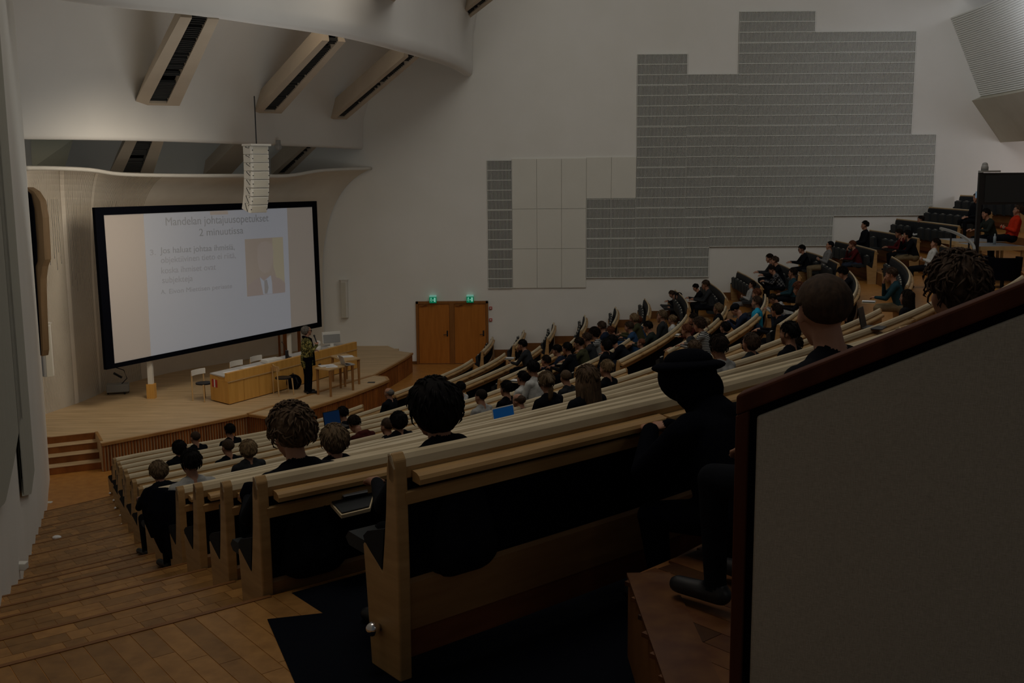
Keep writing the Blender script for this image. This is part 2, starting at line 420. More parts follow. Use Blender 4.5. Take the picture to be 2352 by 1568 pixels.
# parquet staves of the left aisle: the near treads stave by stave, the far ones joined
cnt = 0; rnd = random.Random(11)
far_mb = MB()
base_m = {}
for k in (14, 13, 12, 11, 10, 9, 8, 7, 6, 5, 4, 3, 2):
    z = zfl(k); ns = 9
    for s_ in range(ns if k < 15 else 22):
        w = 1.077 / 9
        th_a = THL[k - 1 if k < 15 else 15] + (0.2 if k < 15 else 0.35)
        rm = rr(k - 1, THL[k - 1]) + 0.07 + (s_ + 0.5) * w * (1.0)
        if k == 15: rm = rr(14, THL[14]) + 0.07 + (s_ + 0.5) * w
        # leftmost angle where stave row meets the wall
        thw = -75
        th = th_a
        while th > -74:
            p = pol(rm, th, 0)
            if p.x < lw_x(p.y) + 0.02: thw = th; break
            th -= 0.1
        th = th_a + (0.0 if k < 15 else (0.6 if s_ < 12 else -1.5)); 
        if s_ % 2: th += 0.2
        while th > thw:
            L_ = rnd.uniform(0.11, 0.30); dth = math.degrees(L_ / rm); t1 = max(th - dth, thw)
            if th - t1 < 0.05: break
            shp = []
            g = 0.0015; gt = math.degrees(0.0015 / rm)
            off = rr(k - 1, th) - rr(k - 1, THL[k - 1])
            for (r_, t_) in ((rm - w / 2 + g, th - gt), (rm + w / 2 - g, th - gt), (rm + w / 2 - g, t1 + gt), (rm - w / 2 + g, t1 + gt)):
                shp.append(pol(r_, t_, z - 0.010))
            if k >= 10 and cnt < 296 and shp[0].y > 3.2:
                b_ = MB(); b_.prism(shp, (0, 0, 0.013)); b_.build('stave', MT['stave'], steps); cnt += 1
            else:
                far_mb.prism(shp, (0, 0, 0.013))
            th = t1
# landing beside the nearest bench: boards running towards the stage
z = zfl(15); rI = rr(14, THL[14]) + 0.075
th = THL[15] + 1.2
while th > -66:
    dth = math.degrees(0.105 / (rI + 0.5)); r_ = rI; first = True
    while r_ < rI + 3.2:
        L_ = rnd.uniform(0.3, 0.9) if first else rnd.uniform(0.7, 1.2); first = False
        q_ = pol(r_ + L_ / 2, th - dth / 2, 0)
        if q_.x > lw_x(q_.y) + 0.02 and q_.y > 1.0:
            shp = [pol(r_ + .0015, th - .003, z - .01), pol(r_ + L_ - .0015, th - .003, z - .01), pol(r_ + L_ - .0015, th - dth + .003, z - .01), pol(r_ + .0015, th - dth + .003, z - .01)]
            b_ = MB(); b_.prism(shp, (0, 0, 0.013)); b_.build('plank', MT['stave'], steps)
        r_ += L_
    th -= dth
far_mb.build('staves', MT['stave'], steps, kind='stuff')
# nosing line of each step in the aisle
mb = MB()
for k in range(2, 16):
    th0 = th_wall(k, 0) + 0.0; th1 = THL[k - 1]
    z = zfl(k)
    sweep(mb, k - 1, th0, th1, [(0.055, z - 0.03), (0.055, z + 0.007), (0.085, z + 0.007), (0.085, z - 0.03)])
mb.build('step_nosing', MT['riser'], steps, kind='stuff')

# back wall of the hall, curved, far right
mb = MB(); n = 24; vs_ = []
for i in range(n + 1):
    th = lerp(-34, 0.3, i / n); vs_ += [pol(45.5, th, 0), pol(45.5, th, 17), pol(45.8, th, 17), pol(45.8, th, 0)]
mb.add(vs_, [(i * 4 + j, i * 4 + (j + 1) % 4, i * 4 + 4 + (j + 1) % 4, i * 4 + 4 + j) for i in range(n) for j in range(4)])
mb.build('wall_back', MT['wall'], kind='structure')
#%%PART2
# ------------------------------------------------------------------ STAGE
SZ = 0.62
S = lambda x, y, z=SZ: atz(x, y, z)
front = [S(218, 992), S(232, 1018), S(400, 985), S(570, 950), S(625, 958), S(705, 938), S(800, 908), S(870, 881), S(890, 872), S(885, 865), S(855, 862), S(900, 838), S(930, 821), S(945, 810)]
back_pts = [S(918, 806), S(893, 795)]
poly = [Vector((-10.8, 22.9, SZ)), S(117, 1003)] + front + back_pts + [Vector((-4.15, WY, SZ)), Vector((-6.8, WY, SZ)), Vector((-11.2, 29.8, SZ)), Vector((-12.2, 25.2, SZ))]
mb = MB(); mb.prism([Vector((p.x, p.y, 0)) for p in poly], (0, 0, SZ))
stage = mb.build('stage_platform', MT['stage'], label='pale wooden lecture stage with reddish slatted front edge', cat='stage')
# slatted front
mb = MB(); tr = MB()
for a, b in zip(front[1:], front[2:]):
    a = Vector((a.x, a.y, 0)); b = Vector((b.x, b.y, 0)); L_ = (b - a).length; d = (b - a) / L_
    nrm = Vector((d.y, -d.x, 0))
    nn = max(1, round(L_ / 0.072))
    for i in range(nn):
        c = a + d * ((i + 0.5) * L_ / nn) + nrm * 0.012
        mb.prism([c - d * 0.022, c - d * 0.012 + nrm * 0.02, c + d * 0.012 + nrm * 0.02, c + d * 0.022], (0, 0, SZ - 0.055))
    tr.beam((a.x + nrm.x * .02, a.y + nrm.y * .02, SZ - 0.025), (b.x + nrm.x * .02, b.y + nrm.y * .02, SZ - 0.025), 0.075, 0.06)
mb.build('front_slats', MT['stage_front'], stage, kind='stuff')
tr.build('edge_trim', MT['stage_trim'], stage)
mb = MB(); p0 = S(570, 950); p1 = S(855, 862)
mb.beam((p0.x, p0.y, SZ + 0.006), (p1.x, p1.y, SZ + 0.006), 0.10, 0.014); mb.build('joint_strip', MT['stage_trim'], stage)
for (x, y) in ((420, 888), (300, 928), (455, 862), (245, 965)):
    c = S(x, y); mb = MB(); mb.box((c.x - .35, c.y - .2, SZ), (c.x + .35, c.y + .2, SZ + .004)); mb.build('floor_hatch', MT['stage'], stage)
c = S(853, 878); mb = MB(); mb.box((c.x - .10, c.y - .08, SZ), (c.x + .10, c.y + .08, SZ + .006)); mb.build('floor_socket', MT['black'], stage)
# stairs, four steps
sl = S(117, 1003); sr = S(218, 992)
dn = Vector((-(sr - sl).y, (sr - sl).x, 0)).normalized() * -1
for i in range(4):
    z1 = SZ - 0.145 * i - 0.145 * 1 + 0.145; zt = SZ - 0.155 * (i + 0)
    if i == 0: continue
    a = sl + dn * (0.30 * (i - 1)); b = sr + dn * (0.30 * (i - 1))
    mb = MB(); ext = (sl - sr).normalized() * 0.5
    pl = [a + ext * .6, b, b + dn * 0.30, a + ext * .6 + dn * 0.30]
    mb.prism([Vector((p.x, p.y, 0)) for p in pl], (0, 0, zt - 0.012), 1)
    pl2 = [a + ext * .6, b, b + dn * 0.31, a + ext * .6 + dn * 0.31]
    mb.prism([Vector((p.x, p.y, zt - 0.012)) for p in pl2], (0, 0, 0.012), 0)
    mb.build('step', [MT['stage'], MT['stage_front']], stage)
mb = MB(); mb.prism([Vector((p.x, p.y, SZ - .16)) for p in (sl + (sl - sr).normalized() * .3 + dn * .006, sr + dn * .006, sr - dn * .02, sl + (sl - sr).normalized() * .3 - dn * .02)], (0, 0, .150)); mb.build('riser', MT['stage_front'], stage)
mb = MB(); mb.prism([Vector((p.x, p.y, 0.0)) for p in (sr, sr + dn * 0.95, sr + dn * 0.95 + (sr - sl).normalized() * 0.06, sr + (sr - sl).normalized() * 0.06)], (0, 0, SZ + 0.01)); mb.build('stair_cheek', MT['stage_trim'], stage)
# stage steps at the far right by the wall
mb = MB(); q = S(893, 795); mb.box((q.x - 0.02, WY - 0.55, 0), (q.x + 0.32, WY - 0.001, SZ - 0.1)); mb.build('side_step', MT['stage'], stage)

# ------------------------------------------------------------------ shell behind the stage
Bp = [Vector((-11.45, 24.4, 0)), Vector((-10.95, 26.6, 0)), Vector((-10.75, 28.6, 0)), Vector((-9.9, 30.6, 0)), Vector((-8.6, 32.3, 0)), Vector((-7.4, 33.8, 0)), Vector((-6.25, 35.15, 0))]
fr_px = [(60, 388, 23.4), (110, 388, 24.3), (205, 392, 25.2), (280, 402, 26.3), (420, 405, 27.8), (560, 405, 29.6), (660, 405, 31.3), (730, 394, 32.9), (790, 390, 34.0), (852, 388, 35.15)]
Fp = [aty(*p) for p in fr_px]
def along(P, t):
    t *= len(P) - 1; i = min(int(t), len(P) - 2); return P[i].lerp(P[i + 1], t - i)
def smooth_poly(P, n):
    out = []
    for i in range(n + 1):
        t = i / n * (len(P) - 1); j = min(int(t), len(P) - 2); u = t - j
        p0 = P[max(j - 1, 0)]; p1 = P[j]; p2 = P[j + 1]; p3 = P[min(j + 2, len(P) - 1)]
        out.append(0.5 * ((2 * p1) + (-p0 + p2) * u + (2 * p0 - 5 * p1 + 4 * p2 - p3) * u * u + (-p0 + 3 * p1 - 3 * p2 + p3) * u ** 3))
    return out
NS = 180
Bs = smooth_poly(Bp, NS); Fs = smooth_poly(Fp, NS)
def shell_pt(i, v, off=0.0):
    """v from 0 (stage floor) to 1 (front lip)"""
    b = Bs[i]; f = Fs[i]; zt = f.z; z0 = SZ + 2.1
    if v < 0.35: g = 0; z = lerp(SZ, z0, v / 0.35)
    else:
        u = (v - 0.35) / 0.65; a = u * math.pi / 2
        g = 1 - math.cos(a); g = 0.62 * g + 0.38 * u ** 3; z = z0 + (zt - z0) * (0.35 * u + 0.65 * math.sin(a))
    p = Vector((lerp(b.x, f.x, g), lerp(b.y, f.y, g), z))
    if off:
        d = Vector((f.x - b.x, f.y - b.y, 0)); d = d.normalized() if d.length > 0 else Vector((0.8, -0.5, 0))
        p += d * off * (1 - g) + Vector((0, 0, -off * g))
    return p
NV = 26
mb = MB(); vs_ = []
for i in range(NS + 1):
    for j in range(NV + 1): vs_.append(shell_pt(i, j / NV))
mb.add(vs_, [(i * (NV + 1) + j, i * (NV + 1) + j + 1, (i + 1) * (NV + 1) + j + 1, (i + 1) * (NV + 1) + j) for i in range(NS) for j in range(NV)])
shell = mb.build('wall_stage', MT['rib'], smooth=True, kind='structure')
# ribs on the left half, vertical battens standing proud (some bays open onto a dark cavity at the top)
mb = MB(); dk = MB()
for i in range(2, 74):
    for half in (0.0, 0.5):
        vs_ = []
        w = 0.011
        for j in range(NV + 1):
            p = shell_pt(i, j / NV, 0.0).lerp(shell_pt(i + 1, j / NV, 0.0), half); q = shell_pt(i, j / NV, 0.028).lerp(shell_pt(i + 1, j / NV, 0.028), half)
            d = (shell_pt(i + 1, j / NV) - shell_pt(i, j / NV)).normalized() * w
            vs_ += [p - d, q - d, q + d, p + d]
        mb.add(vs_, [(a * 4 + b, a * 4 + b + 1, a * 4 + 4 + b + 1, a * 4 + 4 + b) for a in range(NV) for b in range(3)])
mb.build('batten', MT['rib'], shell, kind='stuff')
for (i0, i1, v0) in ((9, 25, 0.50), (29, 43, 0.42), (47, 62, 0.50)):
    for i in range(i0, i1):
        if (i * 7) % 5 == 0: continue
        vs_ = []
        vt = v0 + 0.02 * ((i * 13) % 5)
        for j in range(9):
            v = lerp(vt, 0.80, j / 8); a = shell_pt(i, v, 0.004); b = shell_pt(i + 1, v, 0.004); a2 = a.lerp(b, 0.08); b2 = a.lerp(b, 0.42)
            vs_ += [a2, b2]
        dk.add(vs_, [(2 * j, 2 * j + 1, 2 * j + 3, 2 * j + 2) for j in range(8)])
dk.build('open_slot', MT['dark'], shell, kind='stuff')
# white lip along the front edge of the shell
mb = MB(); mb.tube([Fs[i] + Vector((0, 0, 0.02)) for i in range(0, NS + 1, 4)], 0.05, 8); mb.build('lip', MT['white'], shell, smooth=True)
# smooth posts between the ribbed bays
for i in (27, 45):
    mb = MB(); vs_ = []
    for j in range(NV + 1):
        p = shell_pt(i - 1, j / NV, 0.035); q = shell_pt(i + 1, j / NV, 0.035); p0 = shell_pt(i - 1, j / NV, 0); q0 = shell_pt(i + 1, j / NV, 0); vs_ += [p0, p, q, q0]
    mb.add(vs_, [(a * 4 + b, a * 4 + b + 1, a * 4 + 4 + b + 1, a * 4 + 4 + b) for a in range(NV) for b in range(3)])
    mb.build('cover_strip', MT['rib'], shell, smooth=False)

# ------------------------------------------------------------------ ceiling: fascias, vault and troughs
F1 = [aty(-40, 314, 21.6), aty(48, 316, 22.9), aty(200, 318, 24.5), aty(350, 321, 26.5), aty(500, 326, 28.6), aty(620, 331, 30.8), aty(740, 336, 33.2), aty(828, 341, 35.18)]
F1 = smooth_poly(F1, 40)
F2 = [Vector((-12.5, 16.0, CZ + 3.4)), Vector((-9.9, 18.3, CZ + 3.4)), aty(195, 0, 19.8), aty(440, 27, 21.6), aty(600, 50, 22.9), aty(800, 82, 25.6), aty(950, 121, 28.9), aty(1035, 148, 32.2), aty(1068, 166, 34.4), aty(1076, 172, 35.19)]
F2 = smooth_poly(F2, 60)
def loft(name, line_fn, rows, m, smooth=True, kind='structure', flip=False):
    n = len(rows[0]); k = len(rows); mb = MB()
    vs_ = [p for r in rows for p in r]
    mb.add(vs_, [(i * n + j, i * n + j + 1, (i + 1) * n + j + 1, (i + 1) * n + j) for i in range(k - 1) for j in range(n - 1)])
    return mb.build(name, m, smooth=smooth, kind=kind)
def res(P, n):
    return [along(P, i / n) for i in range(n + 1)]
N_ = 60
f1 = res(F1, N_); f2 = res(F2, N_)
def outw(p): 
    d = Vector((p.x - CX, p.y - CY, 0)); return d.normalized()
# fascia 1 and the vault that rises from it to behind fascia 2
rows = []
for (u, dz) in ((-0.18, 0.0), (-0.05, -0.035), (0.05, -0.02), (0.09, 0.06), (0.085, 0.35), (0.12, 0.9), (0.3, 1.5), (0.75, 2.2), (1.5, 3.0), (2.6, 3.8), (4.2, 4.7)):
    r = []
    for i in range(N_ + 1):
        o_ = outw(f1[i]); r.append(Vector((f1[i].x + o_.x * u, f1[i].y + o_.y * u, f1[i].z + dz)))
    if u > 1: r = [Vector((p.x, min(p.y, WY), p.z)) for p in r]
    rows.append(r)
vault = loft('ceiling', None, rows, MT['ceil'])
# the back side and the ceiling below, over the stage
rows = []
for (u, dz) in ((-0.18, 0.0), (-0.22, 1.0), (-0.6, 1.6), (-2.0, 1.9), (-4.5, 1.8), (-6.5, 1.2), (-7.2, 0.0), (-7.3, -3.5)):
    rows.append([Vector((f1[i].x + outw(f1[i]).x * u, min(WY, f1[i].y + outw(f1[i]).y * u), f1[i].z + dz)) for i in range(N_ + 1)])
loft('ceiling', None, rows, MT['ceil'])
# dark grey-green flap at the far left above the shell
mb = MB(); g0 = aty(70, 318, 26); g1 = aty(168, 320, 27.2); g2 = aty(148, 388, 27.6); g3 = aty(74, 386, 26)
mb.prism([g0, g1, g2, g3], (-0.03, 0.06, 0)); mb.build('trim_1', mat('grey_flap', (0.24, 0.25, 0.21), 0.8), kind='structure')
# fascia 2
rows = []
for (u, dz) in ((-0.20, 5.2), (-0.20, 0.5), (-0.19, 0.05), (-0.10, -0.05), (0.03, -0.05), (0.12, 0.03), (0.14, 0.3), (0.16, 1.2), (0.35, 2.2), (0.9, 3.0), (2.0, 3.9)):
    rows.append([Vector((f2[i].x + outw(f2[i]).x * u, min(WY, f2[i].y + outw(f2[i]).y * u), f2[i].z + dz)) for i in range(N_ + 1)])
loft('ceiling', None, rows, MT['ceil'])

def trough(a0, a1, w0, w1, slot=True, ext=0.4):
    """slanting soffit beam with a dark lamella slot; a0 low end, a1 high end"""
    d = (a1 - a0); dn_ = d.normalized(); sd = dn_.cross(Vector((0, 0, 1))).normalized(); up = sd.cross(dn_).normalized()
    if up.z < 0: up = -up
    e = empty('ceiling_trough', a0)
    def strip(mb, u0, u1, h0, h1, t0=0.0, t1=1.0, mi=0):
        p = []
        for t in (t0, t1):
            w = lerp(w0, w1, t); c = a0 + d * t
            ins = (lambda u: u * 0.55 if abs(u) > .3 and h1 > .2 else u)
            p += [c + sd * (u0 * w) + up * h0, c + sd * (u1 * w) + up * h0, c + sd * (ins(u1) * w) + up * h1, c + sd * (ins(u0) * w) + up * h1]
        mb.add(p, [(0, 1, 2, 3), (7, 6, 5, 4), (0, 4, 5, 1), (1, 5, 6, 2), (2, 6, 7, 3), (3, 7, 4, 0)], mi)
    if slot:
        w0 *= 1.22; w1 *= 1.15
        mb = MB(); strip(mb, -0.5, -0.2, 0, 0.55); mb.build('soffit', MT['trough'], e)
        mb = MB(); strip(mb, 0.2, 0.5, 0, 0.55); mb.build('soffit', MT['trough'], e)
        mb = MB(); strip(mb, -0.2, 0.2, 0.16, 0.5, 0.0, 1.0); mb.build('cavity', MT['dark'], e)
        mb = MB(); nl = int(d.length / 0.10)
        rn = random.Random(int(w0 * 1000))
        for i in range(nl):
            t = (i + 0.5) / nl
            if t < 0.03: continue
            if rn.random() < 0.18: continue
            strip(mb, -0.2, 0.2, 0.03, 0.10, t - 0.010 / d.length * 1.5, t + 0.010 / d.length * 1.5)
        mb.build('lamella', MT['lamella'], e, kind='stuff')
        mb = MB(); strip(mb, -0.2, 0.2, 0.0, 0.5, 0.0, 0.03); mb.build('end_plate', MT['trough'], e)
    else:
        mb = MB(); strip(mb, -0.5, 0.5, 0, 0.5); mb.build('soffit', MT['trough'], e)
    return e
def P(x, y, Y): return aty(x, y, Y)
tl = [((360, 242, 26.35), (466, 26, 21.4), 0.88, 0.66, 'widest brown ceiling trough with dark lamellas, nearest the left wall'),
      ((614, 260, 30.3), (780, 82, 25.2), 0.66, 0.50, 'middle brown ceiling trough with dark lamella slot, running down to the first fascia'),
      ((777, 274, 33.7), (960, 121, 28.9), 0.46, 0.40, 'narrow ceiling trough ending highest above the right corner of the stage')]
for a, b, w0, w1, lab in tl:
    e = trough(P(*a), P(*b) - (P(*b) - P(*a)) * 0.04 + Vector((-0.1, 0.3, 0.0)), w0, w1); e['label'] = lab; e['category'] = 'ceiling light'; e['group'] = 'ceiling troughs between the fascias'
tl = [((300, 402, 29.3), (335, 318, 27.2), 0.95, 0.80, True, 'brown trough below the first fascia above the left half of the screen'),
      ((497, 404, 32.2), (572, 326, 30.5), 0.85, 0.72, False, 'plain brown beam below the first fascia beside the hanging loudspeaker column'),
      ((642, 402, 34.4), (712, 337, 33.0), 0.50, 0.42, True, 'narrow trough behind the hanging loudspeaker column')]
for a, b, w0, w1, sl_, lab in tl:
    e = trough(P(*a), P(*b), w0, w1, sl_); e['label'] = lab; e['category'] = 'ceiling light'; e['group'] = 'troughs behind the first fascia'
tl = [((1042, 56, 34.9), (1130, -12, 31.5), 0.42, 0.40, 'trough ending on the side wall at the top of the picture'),
      ((868, 6, 27.5), (930, -60, 24.5), 0.62, 0.6, 'end of a trough just above fascia at the top edge')]
for a, b, w0, w1, lab in tl:
    e = trough(P(*a), P(*b), w0, w1); e['label'] = lab; e['category'] = 'ceiling light'

# ceiling bodies at the back right
def arcbody(name, prof, th0, th1, m, n=24, **kw):
    mb = MB(); k = len(prof); vs_ = []
    for i in range(n + 1):
        th = lerp(th0, th1, i / n); vs_ += [pol(r, th, z) for r, z in prof]
    mb.add(vs_, [(i * k + j, i * k + (j + 1) % k, (i + 1) * k + (j + 1) % k, (i + 1) * k + j) for i in range(n) for j in range(k)])
    mb.add([pol(r, th0, z) for r, z in prof], [tuple(range(k))[::-1]]); mb.add([pol(r, th1, z) for r, z in prof], [tuple(range(k))])
    return mb.build(name, m, **kw)
def rz(x, y):
    q = aty(x, y, WY); return (math.hypot(q.x - CX, q.y - CY), q.z)
A = rz(2185, 40); B_ = rz(2256, 226); C_ = rz(2232, 231); D_ = rz(2298, 327)
arcbody('ceiling', [A, B_, (B_[0] + 0.9, B_[1] + 0.1), (A[0] + 0.9, A[1] + 0.1)], -16, 0, MT['wall'], kind='structure')
rib_b = MB()
nr = 42
for i in range(nr):
    t = (i + 0.5) / nr; r = lerp(A[0], B_[0], t); z = lerp(A[1], B_[1], t)
    k_ = 4; vs_ = []
    prof = [(r - 0.035, z - 0.022), (r - 0.035, z + 0.018), (r + 0.01, z + 0.018), (r + 0.01, z - 0.022)]
    for j in range(13):
        th = lerp(-16, -0.05, j / 12); vs_ += [pol(a, th, b) for a, b in prof]
    rib_b.add(vs_, [(j * 4 + q, j * 4 + (q + 1) % 4, j * 4 + 4 + (q + 1) % 4, j * 4 + 4 + q) for j in range(12) for q in range(4)])
bb = rib_b.build('ceiling_louvre', MT['slat'], label='white louvred ceiling baffle in the top right corner', cat='ceiling panel')
arcbody('ceiling', [C_, D_, (D_[0] + 4, D_[1] + 0.2), (D_[0] + 4, D_[1] + 3.0), (C_[0] + 1.2, C_[1] + 0.5)], -16, 0, noisy('beige_soffit', (0.50, 0.47, 0.38), (0.54, 0.51, 0.42), nscale=2, rough=0.9), kind='structure')
a = rz(2200, -60)
arcbody('ceiling', [(a[0] - 0.3, a[1] + .6), (A[0] + 0.25, A[1] + 0.6), (A[0] + 0.9, A[1] + 0.9), (a[0] + 0.5, a[1] + 1.2)], -16, 0, MT['wall'], kind='structure')

# ------------------------------------------------------------------ acoustic panels on the side wall
XL = aty(1118, 365, WY).x + 0.0; CWID = (aty(2150, 313, WY).x - XL) / 18.0
zb = {'637': aty(1500, 637, WY).z, '662': aty(1122, 662, WY).z, '566': aty(1700, 566, WY).z, '495': aty(2050, 495, WY).z}
UH = (aty(1118, 364, WY).z - zb['662']) / 13.0
tops = {0: 365, 1: 362, 2: 362, 3: 362, 4: 455, 5: 455, 6: 124, 7: 124, 8: 171, 9: 171, 10: 28, 11: 28, 12: 28, 13: 76, 14: 76, 15: 76, 16: 76, 17: 313}
bots = {0: '662', 1: '662', 2: '662', 3: '662', 4: '637', 5: '637', 6: '637', 7: '637', 8: '637', 9: '566', 10: '566', 11: '566', 12: '566', 13: '566', 14: '495', 15: '495', 16: '495', 17: '495'}
pm = {}
def panel_mesh(nu, uh):
    key = (nu, round(uh, 3))
    if key in pm: return pm[key]
    mb = MB(); H = nu * uh; w = CWID
    mb.box((0.004, -0.02, 0.004), (w - 0.004, -0.004, H - 0.004), 1)
    ns = 20
    for i in range(ns):
        x = (i + 0.5) * w / ns
        mb.box((x - 0.0088, -0.062, 0.004), (x + 0.0088, -0.022, H - 0.004), 0)
    for j in range(nu + 1):
        z = j * uh; z = min(max(z, 0.012), H - 0.012)
        if 0 < j < nu: mb.box((0.004, -0.072, z - 0.009), (w - 0.004, -0.022, z + 0.009), 0)
        else: mb.box((0.004, -0.070, z - 0.008), (w - 0.004, -0.022, z + 0.008), 0)
    pm[key] = mb.mesh('acoustic_panel', [MT['slat'], MT['slat_back']]); return pm[key]
for c in range(18):
    zt = aty(1500, tops[c], WY).z; z0 = zb[bots[c]]
    x = XL + c * CWID
    if 1 <= c <= 3:
        hs = [4, 4, 5]; z = z0; u = (zt - z0) / 13
        for h in hs:
            mb = MB(); mb.box((x + .005, WY - 0.05, z + .005), (x + CWID - .005, WY, z + h * u - .005)); mb.build('plain_panel', MT['panel'], wall, bevel=0.004); z += h * u
        continue
    tot = round((zt - z0) / UH); u = (zt - z0) / tot; z = z0; left = tot
    seq = []
    first = {0: 4, 4: 4, 5: 4, 6: 3, 7: 3, 8: 2, 9: 3}.get(c, 4)
    while left > 0:
        h = min(first if not seq else 4, left)
        if left - h == 1: h += 1
        seq.append(h); left -= h
    for h in seq:
        o = link('acoustic_panel', panel_mesh(h, u), wall); o.matrix_parent_inverse = Matrix.Identity(4)
        o.location = (x, WY, z); z += h * u
    if c in (4, 5):
        zt2 = aty(1400, 361, WY).z
        mb = MB(); mb.box((x + .005, WY - 0.05, zt + .01), (x + CWID - .005, WY, zt2)); mb.build('plain_panel', MT['panel'], wall, bevel=0.004)

# ------------------------------------------------------------------ door in the side wall
dl = aty(955, 693, WY); dr = aty(1122, 833, WY); dz1 = aty(1040, 691, WY).z
x0, x1 = dl.x, aty(1122, 760, WY).x; xm = aty(1040, 760, WY).x
dd = empty('door_1', ((x0 + x1) / 2, WY, 0), kind='structure')
fy = WY - 0.09
mb = MB()
mb.box((x0, fy, 0), (x0 + 0.085, WY, dz1)); mb.box((x1 - 0.085, fy, 0), (x1, WY, dz1)); mb.box((x0, fy, dz1 - 0.085), (x1, WY, dz1)); mb.box((xm - 0.10, fy, 0), (xm + 0.06, WY, dz1 - .085))
mb.build('door_frame', MT['door_frame'], dd, bevel=0.006)
for (a, b) in ((x0 + .09, xm - .105), (xm + .065, x1 - .09)):
    mb = MB(); mb.box((a, WY - 0.05, 0.015), (b, WY - 0.005, dz1 - 0.09)); lf = mb.build('door_leaf', MT['door'], dd, bevel=0.004)
    mb = MB(); mb.box((b - 0.10, WY - 0.062, 0.93), (b - 0.05, WY - 0.05, 1.12)); mb.tube([(b - .075, WY - .06, 1.0), (b - .075, WY - .11, 1.0), (b - .20, WY - .11, 0.99)], 0.012, 8)
    mb.build('door_handle', MT['black'], lf)
    mb = MB(); mb.box((a + .04, WY - 0.11, dz1 - 0.145), (a + .28, WY - 0.05, dz1 - 0.095)); mb.beam((a + .1, WY - .10, dz1 - .16), (a + .35, WY - .10, dz1 - .10), .02, .015); mb.build('door_closer', MT['door_frame'], lf)

def exit_sign(px, py, lab):
    c = aty(px, py, WY); w = 0.115
    e = empty('exit_sign', (c.x, WY - 0.12, c.z), label=lab, cat='exit sign', group='lit exit signs over the door')
    mb = MB(); mb.box((c.x - w, WY - 0.20, c.z - .12), (c.x + w, WY - 0.02, c.z + .08)); mb.build('lamp_box', mat('exit_green', (0.0, 0.20, 0.10), 0.4, emit=(0.0, 0.42, 0.20), estr=0.20), e, bevel=0.01)
    mb = MB(); mb.box((c.x - w, WY - 0.20, c.z + .083), (c.x + w, WY - 0.02, c.z + .125)); mb.build('lamp_cap', mat('exit_cap', (0.3, 0.6, 0.5), 0.4, emit=(0.3, 0.8, 0.65), estr=0.22), e, bevel=0.008)
    wm = mat('exit_white', (0.5, 0.8, 0.7), 0.5, emit=(0.35, 0.9, 0.7), estr=0.33)
    Y = WY - 0.203
    mb = MB()                                   # running figure, arrow and door leaf
    mb.sphere((c.x - .055, Y, c.z + .045), (.014, .003, .014), 8, 6)
    for a, b in (((-.055, .03), (-.06, -.02)), ((-.06, -.02), (-.035, -.045)), ((-.035, -.045), (-.045, -.08)), ((-.06, -.02), (-.085, -.045)), ((-.085, -.045), (-.10, -.05)), ((-.055, .025), (-.03, .0)), ((-.055, .025), (-.085, .005))):
        mb.beam((c.x + a[0], Y, c.z + a[1]), (c.x + b[0], Y, c.z + b[1]), .010, .004, up=(0, 1, 0))
    mb.beam((c.x - .02, Y, c.z - .02), (c.x + .02, Y, c.z - .02), .012, .004, up=(0, 1, 0)); mb.beam((c.x + .005, Y, c.z), (c.x + .022, Y, c.z - .02), .010, .004, up=(0, 1, 0)); mb.beam((c.x + .005, Y, c.z - .04), (c.x + .022, Y, c.z - .02), .010, .004, up=(0, 1, 0))
    mb.box((c.x + .04, Y - .002, c.z - .08), (c.x + .09, Y, c.z + .055)); mb.build('pictogram', wm, e)
exit_sign(995, 686, 'green lit exit sign above the left door leaf')
exit_sign(1080, 685, 'green lit exit sign above the right door leaf')
for (y, l) in ((707, 'small red fire alarm box beside the door frame, upper one'), (734, 'small red fire alarm box beside the door frame, lower one')):
    c = aty(1127, y, WY); mb = MB(); mb.box((c.x - .05, WY - .05, c.z - .045), (c.x + .05, WY, c.z + .045), 0); mb.box((c.x - .028, WY - .055, c.z - .02), (c.x + .028, WY - .05, c.z + .02), 1)
    mb.build('alarm_box', [MT['red'], MT['white']], label=l, cat='alarm button', group='fire call points by the door', bevel=.006)
mb = MB(); 
mb.box((-4.1, WY - 0.02, 0.0), (x0, WY, 0.09)); mb.box((x1, WY - 0.02, 0.0), (-0.1, WY, 0.10)); mb.build('baseboard_right', MT['riser'], kind='structure')
for k in range(2, 17):                        # skirting that steps up with the rows
    xa = pol(rr(k - 1, 0) + .05, 0, 0).x; xb = pol(rr(k, 0) + .05, 0, 0).x; z = zfl(k)
    mb = MB(); mb.box((xa, WY - .02, z), (xb, WY, z + .26)); mb.build('baseboard_right', MT['riser'], kind='structure')
